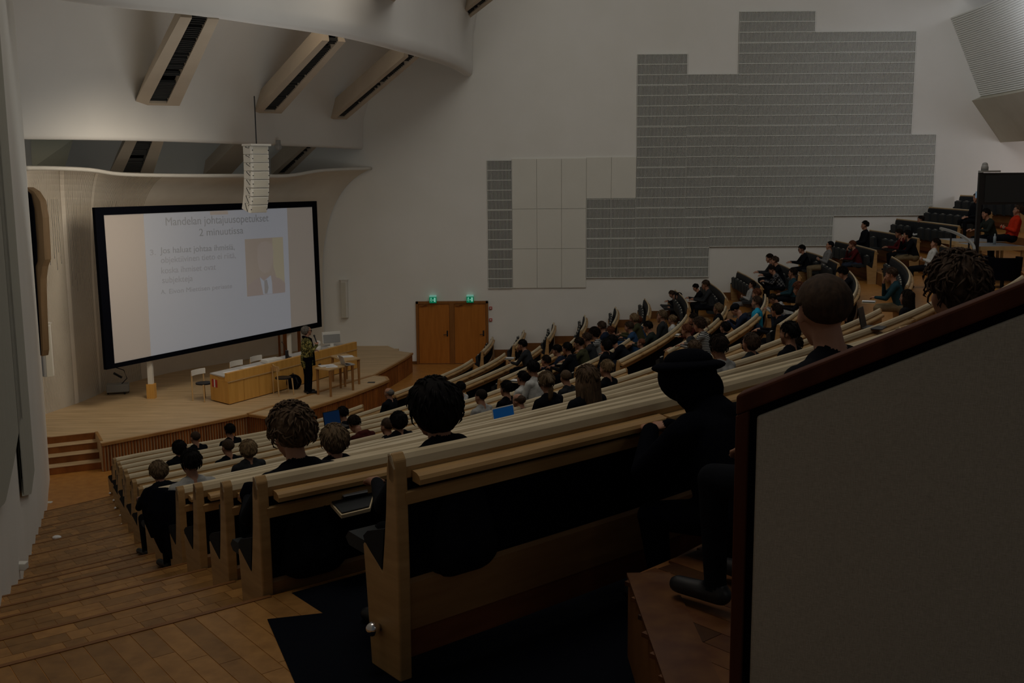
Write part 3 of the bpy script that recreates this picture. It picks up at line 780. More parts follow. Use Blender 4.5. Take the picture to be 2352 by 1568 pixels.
#%%PART3
# ------------------------------------------------------------------ BENCHES
def bench_profile_parts(T):
    """cross-sections (dr outward, z) of the long boards; T = top height of the row"""
    return {
        'top_rail': [(0.004, T), (0.016, T - 0.010), (0.028, T - 0.032), (0.033, T - 0.056), (0.030, T - 0.10), (0.012, T - 0.115), (-0.010, T - 0.10), (-0.014, T - 0.006)],
        'lower_rail': [(0.035, T - 0.155), (0.045, T - 0.16), (0.040, T - 0.212), (0.010, T - 0.218), (0.005, T - 0.155)],
        'back_panel': [(0.022, T - 0.10), (0.006, T - 0.56), (-0.014, T - 0.56), (0.000, T - 0.10)],
        'back_board': [(0.010, T - 0.545), (0.030, T - 0.56), (0.028, T - 0.765), (0.005, T - 0.77), (-0.01, T - 0.55)],
        'kick_board': [(0.022, T - 0.765), (0.020, T - 0.89), (0.0, T - 0.89), (0.0, T - 0.765)],
        'back_pad': [(-0.016, T - 0.035), (-0.050, T - 0.06), (-0.085, T - 0.30), (-0.115, T - 0.47), (-0.060, T - 0.48), (-0.014, T - 0.30)],
        'shelf_board': [(0.034, T - 0.072), (0.066, T - 0.077), (0.084, T - 0.087), (0.092, T - 0.102), (0.090, T - 0.124), (0.034, T - 0.118)],
    }
seat_m = None
def seat_meshes():
    # folded-up seat, origin at its hinge, +Y towards the stage
    mb = MB(); mb.prism([(-0.235, 0.02, -0.06), (-0.235, 0.055, -0.09), (-0.235, 0.135, -0.04), (-0.235, 0.150, 0.26), (-0.235, 0.075, 0.30), (-0.235, 0.045, 0.05)], (0.47, 0, 0), 0)
    mb.box((-0.07, 0.085, 0.292), (0.06, 0.115, 0.306), 1)
    up_ = mb.mesh('seat', [MT['pad2'], MT['plate']])
    mb = MB(); mb.prism([(-0.235, 0.02, -0.075), (-0.235, 0.40, -0.06), (-0.235, 0.43, -0.03), (-0.235, 0.40, 0.005), (-0.235, 0.03, -0.015)], (0.47, 0, 0), 0)
    return up_, mb.mesh('seat', [MT['pad2']])
SEAT_UP, SEAT_DOWN = seat_meshes()
knob_mb = MB(); knob_mb.sphere((0, 0, 0), (0.032, 0.032, 0.032), 14, 10); knob_mb.tube([(0, -0.02, 0), (0, 0.035, 0)], 0.016, 10)
KNOB = knob_mb.mesh('knob', MT['chrome'], True)
occupied = {}                                 # (row, block) -> angles in use, filled before the benches are built

def end_panel_shape(T, F):
    """side board of a bench in (dr, z)"""
    return [(0.040, F), (0.045, T - 0.50), (0.040, T - 0.12), (0.034, T - 0.02), (0.010, T + 0.012), (-0.016, T - 0.002), (-0.030, T - 0.06), (-0.045, T - 0.25), (-0.066, T - 0.40), (-0.085, T - 0.52), (-0.215, T - 0.425), (-0.240, T - 0.44), (-0.225, T - 0.60), (-0.195, F)]

def bench(k, th0, th1, blk, label, seats=True, knob=False, group=None):
    T = zrail(k); F = zfl(k)
    if k == 1: F = 0.0
    mid = (th0 + th1) / 2
    e = empty('bench', pol(rr(k, mid) - 0.1, mid, F), 0, label=label, cat='bench', group=group)
    pr = bench_profile_parts(T)
    dth = math.degrees(0.05 / rr(k, mid))
    for nm, m in (('top_rail', 'bench'), ('lower_rail', 'bench'), ('back_panel', 'blackm'), ('back_board', 'bench_shaded'), ('kick_board', 'bench_low'), ('back_pad', 'pad')):
        mb = MB()
        if nm == 'top_rail':
            sweep(mb, k, th0 - dth * 0.6, th1 + dth * 0.6, pr[nm])
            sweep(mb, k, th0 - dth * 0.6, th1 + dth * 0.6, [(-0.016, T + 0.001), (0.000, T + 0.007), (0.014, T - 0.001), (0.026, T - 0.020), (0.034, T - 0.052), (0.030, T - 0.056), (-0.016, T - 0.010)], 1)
            mb.build(nm, [MT['bench'], MT['bench_lit']], e)
            continue
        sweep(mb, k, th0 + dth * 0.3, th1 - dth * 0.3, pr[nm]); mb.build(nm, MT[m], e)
    # shelf boards: hinged lengths with small fixed blocks between them
    R = rr(k, mid); tot = math.radians(th1 - th0) * R
    lenb = 1.55 if blk == 'A' else 1.2
    nb = max(1, round(tot / lenb)); 
    near = (blk == 'A' and k >= 9)
    joined = MB()
    for i in range(nb):
        a = lerp(th0 + dth, th1 - dth, i / nb); b = lerp(th0 + dth, th1 - dth, (i + 1) / nb)
        g = math.degrees(0.006 / R); blkw = math.degrees(0.20 / R)
        mb = MB() if near else joined
        sweep(mb, k, a + g + (blkw if i else 0), b - g, pr['shelf_board'])
        if near: mb.build('shelf_board', MT['bench'], e)
        if i:
            mb = MB() if near else joined
            sweep(mb, k, a - g + math.degrees(.03 / R), a + blkw, [(0.034, T - 0.082), (0.082, T - 0.086), (0.086, T - 0.10), (0.084, T - 0.120), (0.034, T - 0.116)])
            sweep(mb, k, a - g, a + math.degrees(.028 / R), [(0.034, T - 0.088), (0.070, T - 0.090), (0.070, T - 0.165), (0.034, T - 0.165)])
            if near: mb.build('shelf_bracket', MT['bench'], e)
    if not near: joined.build('shelf_board', MT['bench'], e)
    # side boards
    shp = end_panel_shape(T, F + 0.002)
    for side, th in ((-1, th0), (1, th1)):
        w = 0.060 if knob and side < 0 else 0.045
        dw = math.degrees(w / 2 / R); mb = MB()
        sweep(mb, k, th - dw, th + dw, shp, seg=10)
        p = mb.build('end_panel', MT['bench'], e, bevel=0.008 if (blk == 'A' and k > 8) else 0.0)
        dsx = math.degrees(0.07 / R) * side
        mb = MB(); sweep(mb, k, th + dsx * .05, th + dsx * .42, [(-0.062, T - 0.33), (-0.20, T - 0.375), (-0.235, T - 0.405), (-0.225, T - 0.43), (-0.09, T - 0.515)], seg=10); mb.build('seat_side', MT['pad'], e)
        if knob and side < 0:
            c = pol(rr(k, th) - 0.115, th - dw * 1.0 - math.degrees(0.035 / R), F + 0.20)
            kb = link('knob', KNOB, p); kb.matrix_parent_inverse = parent_inv(p); kb.location = c
            kb.rotation_euler[2] = math.radians(th)
    if seats:
        ns = max(1, int(tot / 0.54))
        for i in range(ns):
            th = lerp(th0, th1, (i + 0.5) / ns)
            occ = any(abs(th - t) * math.radians(1) * R < 0.30 for t in occupied.get((k, blk), []))
            s_ = link('seat', SEAT_DOWN if occ else SEAT_UP, e); s_.matrix_parent_inverse = parent_inv(e)
            s_.location = pol(rr(k, th) - 0.075, th, T - 0.47)
            s_.rotation_euler = (0, 0, math.radians(th) + math.pi / 2)
    return e

THAR = {1: -26.4, 2: -27.0, 3: -27.6, 4: -28.2, 5: -28.9, 6: -29.6, 7: -30.3, 8: -30.9, 9: -30.8, 10: -31.0, 11: -30.6, 12: -30.1, 13: -30.5, 14: -31.5, 15: -38.0}
THBL = {1: -23.0, 2: -23.8, 3: -24.6, 4: -24.6, 5: -25.5, 6: -26.0, 7: -26.7, 8: -27.0, 9: -27.0, 10: -26.6, 11: -25.2, 12: -23.7, 13: -20.5}
THBR = {1: -10.5, 2: -10.9, 3: -11.0, 4: -11.0, 5: -11.6, 6: -12.4, 7: -12.3, 8: -12.9, 9: -12.5, 10: -11.8, 11: -12.6, 12: -11.5, 13: -12.3}
THCL = {1: -7.0, 2: -7.6, 3: -7.7, 4: -7.8, 5: -8.5, 6: -8.8, 7: -9.5, 8: -9.6, 9: -8.7, 10: -8.4, 11: -8.4, 12: -7.6, 13: -7.8, 14: -8.1, 15: -7.2, 16: -7.0}

ORD = ['first', 'second', 'third', 'fourth', 'fifth', 'sixth', 'seventh', 'eighth', 'ninth', 'tenth', 'eleventh', 'twelfth', 'thirteenth', 'fourteenth', 'fifteenth', 'sixteenth']
#%%PEOPLE
# ------------------------------------------------------------------ people: bodies shared by pose, hair by style
def cap_pts(a, b): return np.array(a, float), np.array(b, float)
def make_body(name, parts, voxel=0.011):
    """parts: (kind, a, b, ra, rb) tapered capsules or ('e', centre, radii) ellipsoids; fused into one continuous skin"""
    mb = MB()
    for p in parts:
        if p[1] == 'e':
            mb.sphere(p[2], p[3], 20, 14)
        else:
            a, b, ra, rb = Vector(p[1]), Vector(p[2]), p[3], p[4]
            L_ = (b - a).length; dirn = (b - a).normalized() if L_ > 1e-6 else Vector((0, 0, 1))
            pts = []; rs = []
            for i in range(5):
                t = math.pi / 2 * (i / 4); pts.append(a - dirn * ra * math.cos(t)); rs.append(max(0.001, ra * math.sin(t)))
            for i in range(5):
                t = math.pi / 2 * (i / 4); pts.append(b + dirn * rb * math.sin(t)); rs.append(max(0.001, rb * math.cos(t)))
            mb.tube(pts, rs, 12)
    me = mb.mesh(name + '_raw', MT['black'])
    o = bpy.data.objects.new('tmp', me); COL.objects.link(o)
    r = o.modifiers.new('r', 'REMESH'); r.mode = 'VOXEL'; r.voxel_size = voxel; r.use_smooth_shade = True
    sm = o.modifiers.new('s', 'SMOOTH'); sm.iterations = 3; sm.factor = 0.5
    dg = bpy.context.evaluated_depsgraph_get(); dg.update()
    out = bpy.data.meshes.new_from_object(o.evaluated_get(dg)); out.name = name
    bpy.data.objects.remove(o); bpy.data.meshes.remove(me)
    # materials by nearest piece
    nf = len(out.polygons); cen = np.empty(nf * 3); out.polygons.foreach_get('center', cen); cen = cen.reshape(-1, 3)
    best = np.full(nf, 1e9); idx = np.zeros(nf, int)
    code = {'skin': 0, 'top': 1, 'legs': 2, 'shoe': 3}
    for p in parts:
        if p[1] == 'e':
            d = np.linalg.norm((cen - np.array(p[2])) / np.array(p[3]), axis=1) * min(p[3]) - min(p[3])
        else:
            a, b = np.array(p[1], float), np.array(p[2], float); ab = b - a; l2 = max(ab @ ab, 1e-9)
            t = np.clip((cen - a) @ ab / l2, 0, 1); d = np.linalg.norm(cen - (a + t[:, None] * ab), axis=1) - (p[3] + (p[4] - p[3]) * t)
        sel = d < best; best[sel] = d[sel]; idx[sel] = code[p[0]]
    out.materials.clear()
    for _ in range(4): out.materials.append(MT['black'])
    out.polygons.foreach_set('material_index', idx.astype(np.int32)); out.polygons.foreach_set('use_smooth', [True] * nf)
    return out

def hand(W_, dirv, side, palmn, curl=0.35):
    """palm, four fingers and a thumb from the wrist W_ along dirv; palmn points out of the palm"""
    d = Vector(dirv).normalized(); n = Vector(palmn); n = (n - d * n.dot(d)).normalized(); s = d.cross(n).normalized() * side
    W_ = Vector(W_); P_ = []
    P_.append(('skin', W_, W_ + d * 0.05 + s * 0.012, 0.024, 0.026)); P_.append(('skin', W_ + d * .02 - s * .012, W_ + d * 0.07 - s * 0.016, 0.020, 0.018))
    for i, (off, L_) in enumerate(((0.028, 0.070), (0.010, 0.080), (-0.009, 0.074), (-0.027, 0.058))):
        b = W_ + d * 0.082 + s * off; m1 = b + (d * math.cos(curl) + n * math.sin(curl)) * L_ * 0.5
        m2 = m1 + (d * math.cos(curl * 2.2) + n * math.sin(curl * 2.2)) * L_ * 0.5
        P_.append(('skin', b - d * 0.02, m1, 0.0105, 0.0095)); P_.append(('skin', m1, m2, 0.0095, 0.008))
    t0 = W_ + d * 0.02 + s * 0.028; t1 = t0 + (d * 0.6 + s * 0.7 + n * .25).normalized() * 0.035; t2 = t1 + (d * 0.9 + s * 0.15 + n * .3).normalized() * 0.032
    P_.append(('skin', t0, t1, 0.013, 0.011)); P_.append(('skin', t1, t2, 0.011, 0.009))
    return P_

def head_parts(c, yaw=0.0, pitch=0.0, s=1.0):
    """face towards +Y, pitch > 0 looks down"""
    c = Vector(c); Rm = Matrix.Rotation(yaw, 3, 'Z') @ Matrix.Rotation(-pitch, 3, 'X')
    q = lambda x, y, z: c + Rm @ Vector((x, y, z)) * s
    P_ = [('skin', q(0, -0.012, 0.03), q(0, 0.005, 0.035), 0.083 * s, 0.080 * s), ('skin', q(0, 0.030, 0.0), q(0, 0.040, -0.045), 0.066 * s, 0.052 * s),
          ('skin', q(0, 0.060, -0.085), q(0, 0.062, -0.088), 0.030 * s, 0.030 * s), ('skin', q(0, 0.088, 0.012), q(0, 0.104, -0.022), 0.009 * s, 0.013 * s),
          ('skin', q(-0.03, 0.078, 0.028), q(0.03, 0.078, 0.028), 0.014 * s, 0.014 * s), ('skin', q(-0.012, 0.088, -0.052), q(0.012, 0.088, -0.052), 0.008 * s, 0.008 * s)]
    for sx in (-1, 1):
        P_.append(('skin', q(sx * 0.078, -0.005, 0.012), q(sx * 0.080, -0.010, -0.022), 0.014 * s, 0.010 * s))
        P_.append(('skin', q(sx * 0.045, 0.045, -0.015), q(sx * 0.03, 0.06, -0.06), 0.030 * s, 0.022 * s))
    return P_, q

POSES = {}
def seated(name, lean=0.08, headp=0.05, heady=0.0, arms='lap', slump=0.0, knees=0.0):
    hz = 0.53
    hip = Vector((0, 0.0, hz)); ch = hip + Vector((0, math.sin(lean) * 0.36, math.cos(lean) * 0.36)); nk = hip + Vector((0, math.sin(lean) * 0.50 - 0.01, math.cos(lean) * 0.50))
    hd = nk + Vector((0, 0.03 + math.sin(lean) * 0.10, 0.122))
    P_ = [('top', hip + Vector((-.06, 0, 0.02)), ch + Vector((-.055, 0, 0)), .125, .12), ('top', hip + Vector((.06, 0, 0.02)), ch + Vector((.055, 0, 0)), .125, .12),
          ('top', ch + Vector((-.13, -.01, .05)), ch + Vector((.13, -.01, .05)), .075, .075), ('top', ch + Vector((-.07, -.01, .095)), ch + Vector((.07, -.01, .095)), .062, .062),
          ('skin', nk + Vector((0, -.01, -.05)), nk + Vector((0, .02, .07)), .058, .052), ('legs', hip + Vector((-.08, 0, -.01)), hip + Vector((.08, 0, -.01)), .12, .12)]
    for sx in (-1, 1):
        kn = Vector((sx * 0.13, 0.44, 0.50)); an = Vector((sx * 0.13, 0.42 + knees, 0.09)); toe = an + Vector((sx * .02, 0.17, -0.045))
        P_ += [('legs', hip + Vector((sx * .095, 0, 0)), kn, .092, .062), ('legs', kn, an, .060, .043), ('shoe', an + Vector((0, -.03, -.035)), toe, .042, .036)]
        sh = ch + Vector((sx * .185, 0, .055))
        if arms == 'lap': el = sh + Vector((sx * .05, .08, -.27)); wr = Vector((sx * .07, .30, .63)); hdv = Vector((-sx * .3, .9, -.15)); pn = (0, 0, -1)
        elif arms == 'desk': el = sh + Vector((sx * .06, .15, -.22)); wr = Vector((sx * .12, .45 + math.sin(lean) * .2, .735)); hdv = Vector((-sx * .2, .95, -.05)); pn = (0, 0, -1)
        elif arms == 'cross': el = sh + Vector((sx * .06, .07, -.25)); wr = Vector((-sx * .04, .27 + math.sin(lean) * .3, .76)); hdv = Vector((-sx * .95, .15, .05)); pn = (0, -1, 0)
        else:                                   # chin on the right hand
            if sx > 0: el = sh + Vector((.02, .22, -.20)); wr = hd + Vector((.05, .125, -.17)); hdv = Vector((-.25, .0, .95)); pn = (0, -1, 0)
            else: el = sh + Vector((-.06, .15, -.22)); wr = Vector((-.06, .40 + math.sin(lean) * .2, .70)); hdv = Vector((.6, .7, -.05)); pn = (0, 0, -1)
        P_ += [('top', sh, el, .058, .046), ('top', el, wr, .045, .032)]
        P_ += hand(wr, hdv, sx, pn)
    hp, q = head_parts(hd, heady, headp); P_ += hp
    POSES[name] = (make_body('body_' + name, P_), hd, heady, headp)
seated('up', 0.02, 0.08, 0.0, 'lap')
seated('back', -0.22, -0.05, 0.0, 'cross')
seated('desk', 0.30, 0.22, 0.0, 'desk')
seated('write', 0.52, 0.55, 0.1, 'desk')
seated('chin', 0.34, 0.16, 0.0, 'chin')
seated('turn', 0.10, 0.10, -0.6, 'lap')
seated('deep', 0.85, 0.60, 0.0, 'desk')

def hair_mesh(style, rs):
    """hair in head space: centre of the head at the origin, face towards +Y"""
    rn = random.Random(rs); mb = MB()
    bm = bmesh.new(); bmesh.ops.create_icosphere(bm, subdivisions=5, radius=1.0)
    rx, ry, rz_ = {'crop': (.090, .103, .100), 'short': (.096, .110, .108), 'messy': (.107, .122, .122), 'bob': (.112, .118, .122), 'long': (.108, .114, .120), 'pony': (.094, .107, .106), 'bun': (.094, .107, .106), 'curly': (.120, .128, .128), 'bald': (.0885, .099, .090)}[style]
    oy, oz = {'crop': (-.020, .036), 'short': (-.022, .040), 'messy': (-.024, .042), 'bob': (-.028, .018), 'long': (-.028, .022), 'pony': (-.022, .038), 'bun': (-.022, .038), 'curly': (-.026, .038), 'bald': (-.030, .016)}[style]
    k1 = {'messy': .10, 'curly': .16, 'short': .05, 'crop': .02, 'bald': .01}.get(style, .035)
    for v in bm.verts:
        p = v.co.copy(); az = math.atan2(p.x, p.y); rim = 1 - p.z ** 2
        g = 1 + k1 * noise.noise(p * 3.1 + Vector((rs, 0, 0))) + k1 * .5 * noise.noise(p * 9 + Vector((0, rs, 0)))
        g += 0.018 * math.sin(az * 46 + 5 * noise.noise(p * 3 + Vector((0, 0, rs)))) * rim
        if style in ('curly', 'messy'): g += 0.03 * noise.noise(p * 18)
        if style == 'bald' and p.z > 0.45: g *= 0.90
        q = Vector((p.x * rx, p.y * ry, p.z * rz_)) * g + Vector((0, oy, oz))
        # nape and side lengths
        if p.z < 0:
            back = max(0.0, -p.y)
            drop = {'crop': .15, 'short': .25, 'messy': .5, 'bob': .95, 'long': 1.0, 'pony': .3, 'bun': .3, 'curly': .7, 'bald': .15}[style]
            q.z += -p.z * rz_ * (1 - min(1.0, drop + 0.45 * back)) * (1.0 if p.y > -0.2 else 0.4)
            if p.y > 0.15: q.y -= (p.y - 0.15) * ry * 1.25
            elif p.y > -0.2 and style in ('crop', 'short', 'pony', 'bun', 'messy', 'bald'): q.x *= 0.88
        if style in ('long',) and p.z < 0.1 and p.y < 0.35:
            t = (0.1 - p.z); q.z -= 0.20 * t * t + 0.06 * t; q.x *= 1 + 0.22 * t; q.y -= 0.015 * t
        if p.z > 0.0 and p.y > 0.55 and p.z < 0.5: q.y -= (p.y - .55) * ry * 0.55; 
        v.co = q
    bm.faces.ensure_lookup_table()
    mb.add([v.co for v in bm.verts], [[v.index for v in f.verts] for f in bm.faces]); bm.free()
    if style == 'pony':
        pts = [(0, -.105, .085), (0, -.150, .090), (0.01, -.175, .04), (.012, -.172, -.05), (.008, -.158, -.14), (0, -.15, -.20)]
        for q in range(7):
            a = q / 7 * 6.28; o_ = Vector((math.cos(a) * .014, math.sin(a) * .012, 0))
            mb.tube([Vector(p) + o_ * (1 if i > 0 else .4) for i, p in enumerate(pts)], [.012, .018, .018, .019, .015, .003], 8)
        mb.tube([(0, -.115, .087), (0, -.128, .089)], .024, 10)
    if style == 'bun':
        for q in range(6):
            a = q; mb.sphere((0.012 * math.cos(a * 2.1), -.125 + .01 * math.sin(a * 3), .06 + .014 * math.sin(a * 1.7)), (.030, .026, .030), 10, 8)
    if style == 'long':
        for q in range(34):
            a = math.radians(lerp(-118, 118, q / 33)) + math.pi; x = math.sin(a) * .104; y = -.02 + math.cos(a) * .105 * 1.0
            L_ = .25 + .06 * rn.random()
            mb.tube([(x * .9, y * .92, .03), (x * 1.04, y, -.06), (x * 1.12, y - .006, -.06 - L_ * .5), (x * 1.02 + rn.uniform(-.01, .01), y - .01, -.06 - L_)], [.014, .017, .016, .004], 6)
    ns_ = {'messy': 260, 'curly': 320, 'bald': 0, 'crop': 0}.get(style, 150)
    for q in range(ns_):
        a = rn.uniform(0, 6.28); e_ = rn.uniform(-.35, 1.45)
        d = Vector((math.cos(a) * math.cos(e_), math.sin(a) * math.cos(e_), math.sin(e_)))
        if d.y > .35 and d.z < .55: continue
        c = Vector((d.x * rx, d.y * ry + oy, d.z * rz_ + oz)); t = Vector((d.x * .6, d.y * .6, -1)) if e_ < 1.0 else Vector((rn.uniform(-1, 1), rn.uniform(-1, 1), 0))
        w_ = {'messy': .9, 'curly': 1.6}.get(style, .25)
        t = t + Vector((rn.uniform(-1, 1), rn.uniform(-1, 1), rn.uniform(-1, 1))) * w_; t = (t - d * t.dot(d)).normalized()
        up_ = {'messy': .010, 'curly': .014}.get(style, .003)
        mb.tube([c * .97, c * .99 + d * up_ + t * .018, c + d * up_ * 1.2 + t * .040, c - d * (.002 if style in ('messy', 'curly') else .008) + t * .058], [.005, .0055, .004, .0008], 4)
    return mb.mesh('hair', MT['black'], True)
HAIR = {}
def hair_for(style, v):
    key = (style, v % 2)
    if key not in HAIR: HAIR[key] = hair_mesh(style, 3 + key[1] * 11)
    return HAIR[key]
HC = {'black': (.006, .005, .005), 'dark': (.014, .009, .006), 'brown': (.040, .022, .012), 'lbrown': (.075, .045, .024), 'blond': (.17, .11, .055), 'dblond': (.11, .072, .038), 'red': (.11, .035, .014), 'grey': (.13, .115, .10)}
_hm = {}
def hairmat(c):
    if c not in _hm:
        a = HC[c]; _hm[c] = noisy('hair_' + c, tuple(x * 0.6 for x in a), tuple(x * 1.45 for x in a), (1, 1, .25), 0.8, nscale=60, spec=0.12 if c in ('black', 'dark') else 0.3)
    return _hm[c]
_cm = {}
CC = {'black': (.006, .007, .010), 'navy': (.012, .018, .035), 'charcoal': (.025, .027, .030), 'grey': (.17, .17, .17), 'lgrey': (.34, .34, .33), 'white': (.52, .52, .50), 'olive': (.05, .05, .025), 'blue': (.020, .050, .11), 'teal': (.016, .045, .06), 'maroon': (.075, .010, .012), 'red': (.48, .030, .010), 'dred': (.055, .012, .010), 'jeans': (.03, .04, .065), 'khaki': (.17, .13, .075), 'green': (.022, .028, .024), 'cyan': (.02, .30, .50)}
def clothmat(c):
    if c not in _cm: _cm[c] = noisy('cloth_' + c, tuple(x * .85 for x in CC[c]), tuple(x * 1.15 for x in CC[c]), (1, 1, 1), 0.9, nscale=18, spec=0.08, bump=0.2)
    return _cm[c]
def plaid():
    m = mat('cloth_plaid', (.1, .1, .1), .9, spec=.08); nt = m.node_tree; N = nt.nodes; L = nt.links
    tc = N.new('ShaderNodeTexCoord'); ck = N.new('ShaderNodeTexChecker'); ck.inputs['Scale'].default_value = 16; ck.inputs['Color1'].default_value = (.014, .015, .02, 1); ck.inputs['Color2'].default_value = (.15, .15, .15, 1)
    L.new(tc.outputs['Object'], ck.inputs['Vector']); L.new(ck.outputs['Color'], N['Principled BSDF'].inputs['Base Color']); return m
def stripes():
    m = mat('cloth_striped', (.1, .1, .1), .9, spec=.08); nt = m.node_tree; N = nt.nodes; L = nt.links
    tc = N.new('ShaderNodeTexCoord'); wv = N.new('ShaderNodeTexWave'); wv.bands_direction = 'Z'; wv.inputs['Scale'].default_value = 10
    rp = N.new('ShaderNodeValToRGB'); rp.color_ramp.interpolation = 'CONSTANT'; rp.color_ramp.elements[1].position = .5; rp.color_ramp.elements[0].color = (.02, .02, .025, 1); rp.color_ramp.elements[1].color = (.38, .38, .36, 1)
    L.new(tc.outputs['Object'], wv.inputs['Vector']); L.new(wv.outputs['Fac'], rp.inputs[0]); L.new(rp.outputs[0], N['Principled BSDF'].inputs['Base Color']); return m
_cm['plaid'] = plaid(); _cm['striped'] = stripes()
SKIN = [noisy('skin', (.36, .18, .115), (.42, .22, .145), nscale=9, rough=.55), noisy('skin_tan', (.27, .13, .08), (.32, .16, .10), nscale=9, rough=.55)]
FACE = {}
def face_mesh(glasses):
    """eyes, brows and lips (and spectacles) in head space"""
    mb = MB()
    for sx in (-1, 1):
        mb.sphere((sx * .030, .079, .010), (.0115, .010, .0085), 10, 8, 0); mb.sphere((sx * .030, .087, .010), (.005, .004, .005), 8, 6, 1)
        mb.tube([(sx * .014, .092, .030), (sx * .030, .093, .034), (sx * .046, .084, .030)], .004, 6, 1)
    mb.tube([(-.022, .086, -.050), (0, .099, -.048), (.022, .086, -.050)], [.002, .006, .002], 6, 2)
    return mb.mesh('face_features', [mat('eye_white', (.5, .48, .45), .3), mat('iris_dark', (.01, .008, .006), .3), mat('lips', (.28, .10, .08), .5)], True)
FACE_M = face_mesh(False)
gm = MB()
for sx in (-1, 1):
    gm.tube([(sx * .032 + math.cos(a) * .024, .100, .010 + math.sin(a) * .018) for a in [i / 12 * 2 * math.pi for i in range(13)]], .0028, 5, cap=False)
    gm.tube([(sx * .056, .099, .014), (sx * .082, .055, .016), (sx * .086, -.01, .012)], .0026, 5)
gm.tube([(-.009, .102, .012), (.009, .102, .012)], .0026, 5)
GLASS_M = gm.mesh('glasses', MT['black'])

def solve_head(px, py, k, off):
    """where the ray of a pixel passes row k, off metres in front of its back"""
    d = ray(px, py); out = []
    th0 = -45
    R = rr(k, th0) - off
    for it in range(2):
        a = d[0] ** 2 + d[1] ** 2; b = -2 * (d[0] * CX + d[1] * CY); c = CX * CX + CY * CY - R * R; D = b * b - 4 * a * c
        if D < 0: return []
        res_ = []
        for s in (-1, 1):
            t = (-b + s * math.sqrt(D)) / 2 / a
            if t > 1:
                q = Vector(d * t) + Vector((0, 0, CZ)); th = math.degrees(math.atan2(q.y - CY, q.x - CX))
                if -75 < th < -0.3: res_.append((q, th))
        if it == 0 and res_: R = rr(k, res_[0][1]) - off
    return res_
people = []
DEBUG = False
MANUAL = {(1888, 722): (16, -.48), (2192, 678): (16, -.48), (1986, 518): (13, .85), (2046, 632): (12, .30), (2081, 684): (13, .45), (1935, 628): (11, .33), (2064, 537): (13, .5), (2083, 540): (13, .6)}
def q_len(q): return math.hypot(q.x - CX, q.y - CY)
